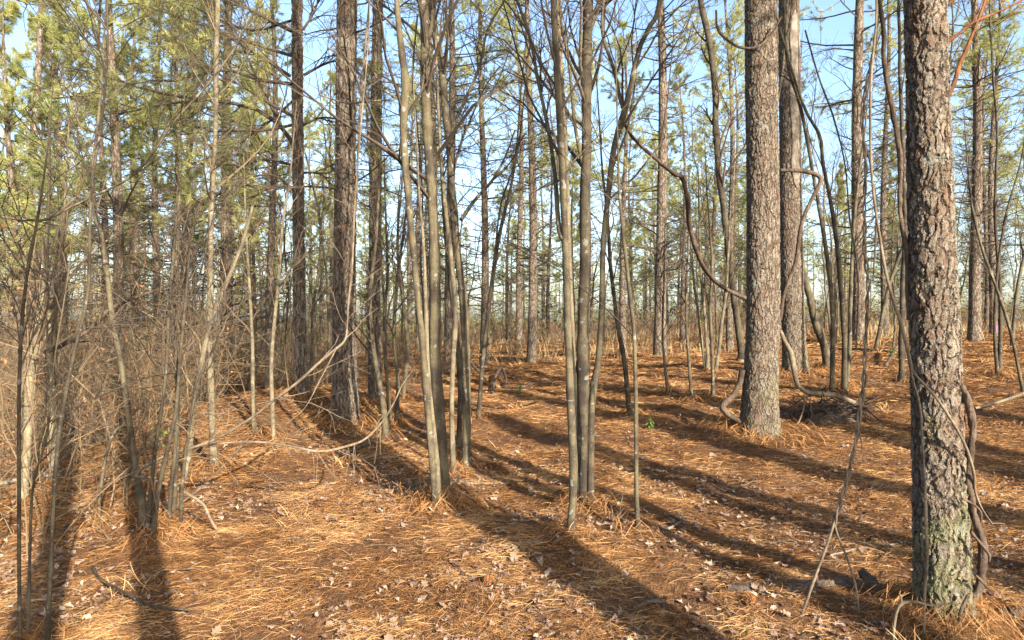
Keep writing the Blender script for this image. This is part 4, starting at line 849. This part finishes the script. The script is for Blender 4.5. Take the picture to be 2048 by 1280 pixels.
SV = [sapling_meshes(7.5, .032, 16, 1.3), sapling_meshes(6.5, .026, 14, 1.1, pale=True), sapling_meshes(8.5, .040, 20, 1.5), sapling_meshes(5.5, .020, 14, .9, pale=True), sapling_meshes(6.5, .025, 16, 1.1, browns=.25), sapling_meshes(7, .028, 15, 1.4, pale=False)]
def bg_sap(loc, s, label, group):
    i = int(rng.integers(len(SV)))
    o = plant('sap', i, loc, U(0, 6.283), (s, s, s), label, group, 'sapling', 'sapling', (('trunk', SV[i][0]), ('crown', SV[i][1])))
    o.rotation_euler[0] = U(-.09, .09); o.rotation_euler[1] = U(-.09, .09)
for px, d, o_, g_ in scatter(42, (-250, 660), (7.2, 20), .55, lambda px, d, x: px < 640 and (px < 330 or d > 11.5)):
    bg_sap(spot(px, d), U(.38, .62) if d < 13 else U(.55, 1.), f'{o_} thicket sapling {g_}', 'bare saplings of the thicket')
for px, d, o_, g_ in scatter(26, (660, 2250), (13, 24), .9, lambda px, d, x: d > 18 or px > 1700 or px < 860):
    bg_sap(spot(px, d), U(.7, 1.3), f'{o_} clearing-edge sapling {g_}', 'bare saplings around the clearing')
for px, d, o_, g_ in scatter(62, (-150, 2250), (21, 45), .9):
    bg_sap(spot(px, d), U(.7, 1.25), f'{o_} far bare sapling {g_}', 'far bare saplings')
BV = [shrub_mesh(2.8, 11, .8, .3), shrub_mesh(2.0, 12, .7, .5), shrub_mesh(3.4, 9, .9, .25), shrub_mesh(1.6, 14, .6, .6), shrub_mesh(2.6, 10, .8, .1, pale=1.)]
def bg_shrub(loc, s, label, group):
    i = int(rng.integers(len(BV)))
    if ('br', i) not in PROTO:
        o = obj('shrub', BV[i]); PROTO[('br', i)] = o
    else: o = PROTO[('br', i)].copy(); C.objects.link(o)
    o.location = loc; o.rotation_euler = (0, 0, U(0, 6.283)); o.scale = (s, s, s * U(.85, 1.15)); tag(o, label, 'shrub', group)
for px, d, o_, g_ in scatter(64, (-250, 660), (5.6, 22), .6, lambda px, d, x: px < 620 and ((px < 60 and d > 5) or (px < 200 and d > 8) or d > 12.2 or (px < 330 and d > 9.5))):
    bg_shrub(spot(px, d), U(.45, .8) if d < 9 else U(.6, 1.15), f'{o_} tangled brown bush {g_}', 'thicket bushes')
M_CANE = twig_mat('canes', (.085, .058, .032), (.185, .130, .072))
def cane_mesh(n, L):
    mb = MB(); base = np.c_[rng.standard_normal((n, 2)) * .3, np.full(n, -.04)]; d = norm(np.c_[rng.standard_normal((n, 2)) * .5, np.ones(n)]); l = L * U(.6, 1.2, n); K = 12; p = base; pts = [p]
    for k in range(K - 1):
        d = norm(d + .15 * rng.standard_normal((n, 3)) + np.array([0, 0, -1.]) * (.02 + .03 * k)); p = p + d * (l / (K - 1))[:, None]; p[:, 2] = np.maximum(p[:, 2], .03); pts.append(p)
    P = np.stack(pts, 1); Rr = U(.003, .0065, n)[:, None] * np.linspace(1, .4, K); mb.tubes(P, Rr, 4, 0, rng.random(n))
    P1, P2, _ = twigging(mb, P, Rr, 7, .15, 1, .6, (.4, 1.2), -.02, .6, 3, .45, 1, 0, 0, .0018)
    q = P2[:, -1]; leaves(mb, q[rng.random(len(q)) < .12], .05, 1)
    return mb.build('bramble', [M_CANE, M_BROWN], False)
CV = [cane_mesh(12, 2.6), cane_mesh(9, 3.4), cane_mesh(14, 2.0)]
for px, d, o_, g_ in scatter(40, (-200, 560), (4.8, 15), .5, lambda px, d, x: (px < 150 and d > 4.6) or (px < 320 and d > 8) or d > 12):
    i = int(rng.integers(3)); o = obj('bramble', CV[i]); o.location = spot(px, d); s_ = U(.7, 1.2); o.rotation_euler = (0, 0, U(0, 6.283)); o.scale = (s_, s_, s_)
    tag(o, f'{o_} tan bramble {g_}', 'bramble', 'arching brambles of the thicket')
for px, d, o_, g_ in scatter(56, (640, 2300), (21, 40), .8):
    bg_shrub(spot(px, d), U(.5, 1.0), f'{o_} far leafless bush {g_}', 'far bushes')
for px, d, o_, g_ in scatter(10, (630, 900), (12, 20), .8):
    bg_shrub(spot(px, d), U(.4, .75), f'{o_} low bush {g_}', 'low bushes beyond the clump')

# distant woods closing the view: one mass
mb = MB()
for k in range(270):
    d = U(70, 150); px = U(-500, 2550); x = (px - 1024) / F * d; z = float(h_base(x, d)); H = U(11, 19)
    P = np.array([[x, d, z - .2], [x + U(-.2, .2), d, z + H * .5], [x + U(-.3, .3), d, z + H]]); mb.tubes(P, np.array([.15, .11, .02]), 5, 0)
    n = 26; zf = rng.random(n); P1, R1 = grow(P, np.array([.12, .1, .02]), np.zeros(n, int), .16 + .82 * zf, R(88) - R(50) * zf, (2.3 * (1 - zf) ** .6 + .3) * U(.5, 1.1, n), 4, .1, .05, .3, .012)
    mb.tubes(P1, R1, 3, 1, rng.random(n) * .5)
    e = np.concatenate([P1[:, -1], P1[:, 2], P1[:, 2] + .35 * rng.standard_normal((n, 3)), P1[:, -1] + .3 * rng.standard_normal((n, 3))]); dd = np.tile(P1[:, -1] - P1[:, -2], (4, 1))
    tufts(mb, e, dd, 7, .42, .8, .06, 2, .35 + .65 * rng.random(len(e)))
o = obj('distant_woods', mb.build('distant_woods', [M_PINE, M_TWIG, M_NEED], False)); o['kind'] = 'stuff'
mb = MB(); n = 5200
d = U(38, 130, n); px = U(-400, 2450, n); x = (px - 1024) / F * d; P0 = np.stack([x, d, h_base(x, d) - .1], 1); hh = U(.6, 3.0, n); K = 5
dr = norm(np.c_[rng.standard_normal((n, 2)) * .25, np.ones(n)]); pts = [P0]; p = P0
for k in range(K - 1): dr = norm(dr + .15 * rng.standard_normal((n, 3))); p = p + dr * (hh / (K - 1))[:, None]; pts.append(p)
P = np.stack(pts, 1); Rr = U(.012, .03, n)[:, None] * np.linspace(1, .3, K); mb.tubes(P, Rr, 3, 0, rng.random(n))
i2 = many(n, 4); P2, R2 = grow(P, Rr, i2, U(.3, 1, len(i2)), .7, hh[i2] * U(.15, .4, len(i2)), 4, .15, .03, .6, .007); mb.tubes(P2, R2, 3, 0, rng.random(len(P2)))
q = np.concatenate([P2[:, -1], P2[:, 2]]); leaves(mb, q[rng.random(len(q)) < .35], .16, 1); leaves(mb, q[rng.random(len(q)) < .5], .26, 2)
o = obj('distant_undergrowth', mb.build('distant_undergrowth', [M_TWIGP, M_BROWN, M_GREEN], False)); o['kind'] = 'stuff'

# ------------------------------------------------------------------ pines behind the camera, which throw the shadows across the straw
sdir = np.array([math.sin(R(SUN_AZ)), -math.cos(R(SUN_AZ))])
def shade_pine(px, py, t, rad, i, lab):
    i = 6; g = at(px, py); x, y = g[:2] + sdir * t; L = PV[i]; s = rad / (L[1] * .92)
    s2 = float(np.clip(s, .8, 1.1))
    o = bg_pine(np.array([x, y, float(height(x, y))]), s2, lab, 'pines behind the viewer', i=i); o.scale = (s, s, s2); return o
SHADE = [(1150, 1150, 4.7, .19, 2, 'stout pine behind the viewer throwing the broad shadow over the straw'),
         (1400, 1098, 6.5, .105, 0, 'slim pine behind the viewer shading the three-stemmed clump'),
         (295, 1150, 6.0, .088, 3, 'narrow pine behind the viewer shading the dark stem clump'),
         (120, 1010, 9.5, .11, 1, 'pine behind the viewer shading the thicket edge'),
         (1600, 930, 8.5, .15, 0, 'pine out of view shading the foot of the plated pine'),
         (1500, 800, 14., .15, 4, 'pine out of view shading the middle of the clearing'),
         (1850, 800, 12., .16, 0, 'pine out of view shading the far straw'),
         (1250, 780, 17., .15, 2, 'pine out of view shading the back of the clearing'),
         (1700, 860, 9.0, .17, 4, 'stout pine out of view shading the paired saplings'),
         (1990, 900, 7.0, .15, 2, 'pine out of view shading the straw past the near pine'),
         (1330, 850, 11., .16, 0, 'pine out of view shading the lone sapling straw'),
         (1560, 1010, 8., .13, 1, 'pine out of view striping the straw before the plated pine'),
         (1000, 850, 14., .12, 4, 'pine out of view striping the clearing')]
for a in SHADE: shade_pine(*a)

# ------------------------------------------------------------------ ground, straw, leaves, grass
u = np.linspace(-1, 1, 560); gx = 7. * np.sinh(u * 4.6) / np.sinh(4.6) * 60; gx = np.sign(u) * (np.abs(u) * 14 + 600 * np.abs(u) ** 9)
v_ = np.linspace(0, 1, 620); gy = -12 + 46 * v_ + 900 * v_ ** 12
X, Y = np.meshgrid(gx, gy); Z = height(X, Y); far = ss(60, 200, np.hypot(X, Y)); Z = Z * (1 - far) + .2 * far
mb = MB(); nx = len(gx); kk = (np.arange(len(gy) - 1) * nx)[:, None]; j = np.arange(nx - 1)[None]
mb.add(np.stack([X, Y, Z], -1), np.stack([kk + j, kk + j + 1, kk + nx + j + 1, kk + nx + j], -1).reshape(-1, 4))
o = obj('ground', mb.build('ground', [M_GROUND])); o['kind'] = 'structure'

def blades(mb, x, y, L, wd, pitch, lift, mat_i, rv, droop=.25, az=None):
    N = len(x); a = U(0, 6.283, N) if az is None else az
    d = norm(np.stack([np.cos(a), np.sin(a), pitch], 1)); side = norm(np.cross(d, norm(rng.standard_normal((N, 3)) * np.array([.7, .7, 1.]) + np.array([0, 0, .5])))) * (wd / 2)[:, None]
    bend = np.cross(d, [0, 0, 1.]) * (U(-.22, .22, N) * L)[:, None]
    p0 = np.stack([x, y, height(x, y) + lift], 1); pts = []
    for t in (0., .5, 1.):
        p = p0 + d * (L * (t - .5 * (np.abs(pitch) < .5)))[:, None] + bend * (4 * t * (1 - t)); p[:, 2] -= droop * L * (t - .5) ** 2
        pts.append(p)
    # tips follow the ground so that no needle dives under it
    for p in pts: p[:, 2] = np.maximum(p[:, 2], height(p[:, 0], p[:, 1]) + .002)
    V = np.stack([pts[0] + side * .7, pts[0] - side * .7, pts[1] + side, pts[1] - side, pts[2] + side * .4, pts[2] - side * .4], 1).reshape(-1, 3)
    q = (np.arange(N) * 6)[:, None]
    mb.add(V, np.concatenate([q + np.array([0, 1, 3, 2]), q + np.array([2, 3, 5, 4])]), mat_i, np.repeat(rv, 6))
mb = MB()
for d0, d1_, dens, wd, L in ((1.2, 2.6, 1200, .0020, .13), (2.6, 4., 7200, .0015, .105), (4., 6., 5400, .0018, .11), (6., 9., 3100, .0025, .125), (9., 13., 1500, .004, .15), (13., 20., 650, .007, .19), (20., 36., 200, .013, .26)):
    n = int((d1_ ** 2 - d0 ** 2) / 2 * 1.85 * dens); y = np.sqrt(U(d0 ** 2, d1_ ** 2, n)); x = y * U(-.95, .9, n)
    keep = rng.random(n) < np.clip(.70 + 1.0 * noise(x * 1.9 + 20, y * 1.9) + 1.3 * noise(x * 5.3 + 20, y * 5.3), .12, 1); x = x[keep]; y = y[keep]; n = len(x)
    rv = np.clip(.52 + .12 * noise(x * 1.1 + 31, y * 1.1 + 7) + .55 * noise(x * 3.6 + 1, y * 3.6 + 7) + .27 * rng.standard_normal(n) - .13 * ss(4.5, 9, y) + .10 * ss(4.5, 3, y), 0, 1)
    az = noise(x * .8 + 11, y * .8) * 7 + rng.standard_normal(n) * 1.25
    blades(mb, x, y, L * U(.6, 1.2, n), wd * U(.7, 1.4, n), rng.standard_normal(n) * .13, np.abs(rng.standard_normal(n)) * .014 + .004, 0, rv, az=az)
for mx, my, mr, ma in MOUNDS:                    # straw leaning up against the trunk feet
    n = int(700 if mr > .25 else 90); a = U(0, 6.283, n); r = mr * U(.55, 1.5, n); blades(mb, mx + r * np.cos(a), my + r * np.sin(a), U(.10, .2, n), np.full(n, .0012 * max(my, 3) ** .7), U(.1, 1.1, n), U(0, .03, n), 0, rng.random(n) * .8, az=a + math.pi + U(-1, 1, n))
for k in range(270):                             # little tufts where needles hang up
    y = math.sqrt(U(9, 500)); x = y * U(-.8, .8); n = 26; a = U(0, 6.283, n)
    blades(mb, x + .06 * rng.standard_normal(n), y + .06 * rng.standard_normal(n), U(.08, .18, n), np.full(n, .0011 * max(y, 3) ** .8), U(.2, 1.3, n), U(0, .02, n), 0, np.clip(U(.1, .9) + .15 * rng.standard_normal(n), 0, 1), az=a)
o = obj('pine_straw', mb.build('pine_straw', [M_STRAW], False)); o['kind'] = 'stuff'

LT = np.array([(0, 0), (.10, -.05), (.24, -.30), (.34, -.20), (.50, -.44), (.60, -.27), (.80, -.30), (.80, -.13), (1, 0), (.80, .13), (.80, .30), (.60, .27), (.50, .44), (.34, .20), (.24, .30), (.10, .05)])
def dead_leaves(mb, x, y, size, lift, tilt=.45):
    N = len(x); a = U(0, 6.283, N); T = LT[None] * np.stack([np.ones(N), U(.6, 1.1, N)], 1)[:, None]; T = T + .035 * rng.standard_normal(T.shape)
    T = np.concatenate([np.full((N, 1, 2), 0.) + np.array([.5, 0]), T], 1); u_, v2 = T[..., 0] - .5, T[..., 1]
    zc = (U(-.2, 1.5, N)[:, None] * v2 ** 2 * 1.6 + U(-.8, 1.0, N)[:, None] * u_ ** 2 + .05 * rng.standard_normal(u_.shape)); zc -= zc.min(1, keepdims=True)
    l = np.stack([u_, v2, zc], -1) * size[:, None, None]
    tx, ty = tilt * rng.standard_normal((2, N)) ; l[..., 2] += l[..., 0] * tx[:, None] * .6 + l[..., 1] * ty[:, None] * .6; l[..., 2] -= l[..., 2].min(1, keepdims=True)
    ca, sa = np.cos(a)[:, None], np.sin(a)[:, None]
    gx_ = x[:, None] + l[..., 0] * ca - l[..., 1] * sa; gy_ = y[:, None] + l[..., 0] * sa + l[..., 1] * ca
    V = np.stack([gx_, gy_, height(x, y)[:, None] + lift[:, None] + l[..., 2]], -1).reshape(-1, 3)
    q = (np.arange(N) * 17)[:, None, None]; tri = np.array([[0, i, i % 16 + 1] for i in range(1, 17)])
    mb.add(V, (q + tri[None]).reshape(-1, 3), 0, np.repeat(np.clip(.55 + .28 * rng.standard_normal(N), 0, 1), 17))
mb = MB()
for d0, d1_, dens in ((1.3, 4., 850), (4., 7., 560), (7., 12., 200), (12., 22., 40)):
    n = int((d1_ ** 2 - d0 ** 2) / 2 * 1.85 * dens); y = np.sqrt(U(d0 ** 2, d1_ ** 2, n)); x = y * U(-.95, .9, n)
    keep = rng.random(n) < np.clip(.45 + 1.6 * noise(x * 1.3 + 50, y * 1.3 + 3) + .8 * noise(x * 4 + 50, y * 4 + 3), .08, 1); x = x[keep]; y = y[keep]; n = len(x)
    dead_leaves(mb, x, y, U(.015, .042, n) * U(.7, 1.7, n), U(-.005, .020, n))
o = obj('leaf_litter', mb.build('leaf_litter', [M_LEAF], False)); o['kind'] = 'stuff'
mb = MB(); n = 1100; y = np.sqrt(U(2.4 ** 2, 17. ** 2, n)); x = y * U(-.9, .9, n); a = U(0, 6.283, n); L = U(.06, .4, n) ; K = 5
t = np.linspace(0, 1, K)[None, :, None]; dirv = np.stack([np.cos(a), np.sin(a), 0 * a], 1)[:, None]; P = np.stack([x, y, 0 * x], 1)[:, None] + dirv * t * L[:, None, None] + .012 * rng.standard_normal((n, K, 3))
P[..., 2] = height(P[..., 0], P[..., 1]) + U(.008, .03, n)[:, None]; mb.tubes(P, U(.0015, .005, n)[:, None] * np.linspace(1, .5, K), 4, 0, rng.random(n))
o = obj('twig_litter', mb.build('twig_litter', [M_TWIGP], False)); o['kind'] = 'stuff'
mb = MB(); n = 26000; y = np.sqrt(U(15. ** 2, 40. ** 2, n)); x = y * U(-.9, .9, n); keep = (rng.random(n) < np.clip(.3 + 2.4 * noise(x * .35 + 5, y * .35), 0, 1)) & ((x < -4.5) | (y > 19)); x = x[keep]; y = y[keep]; n = len(x)
blades(mb, x, y, U(.15, .6, n), .0005 * y, U(1., 5., n), np.zeros(n), 0, rng.random(n), droop=.1)
o = obj('dry_grass', mb.build('dry_grass', [M_GRASS], False)); o['kind'] = 'stuff'
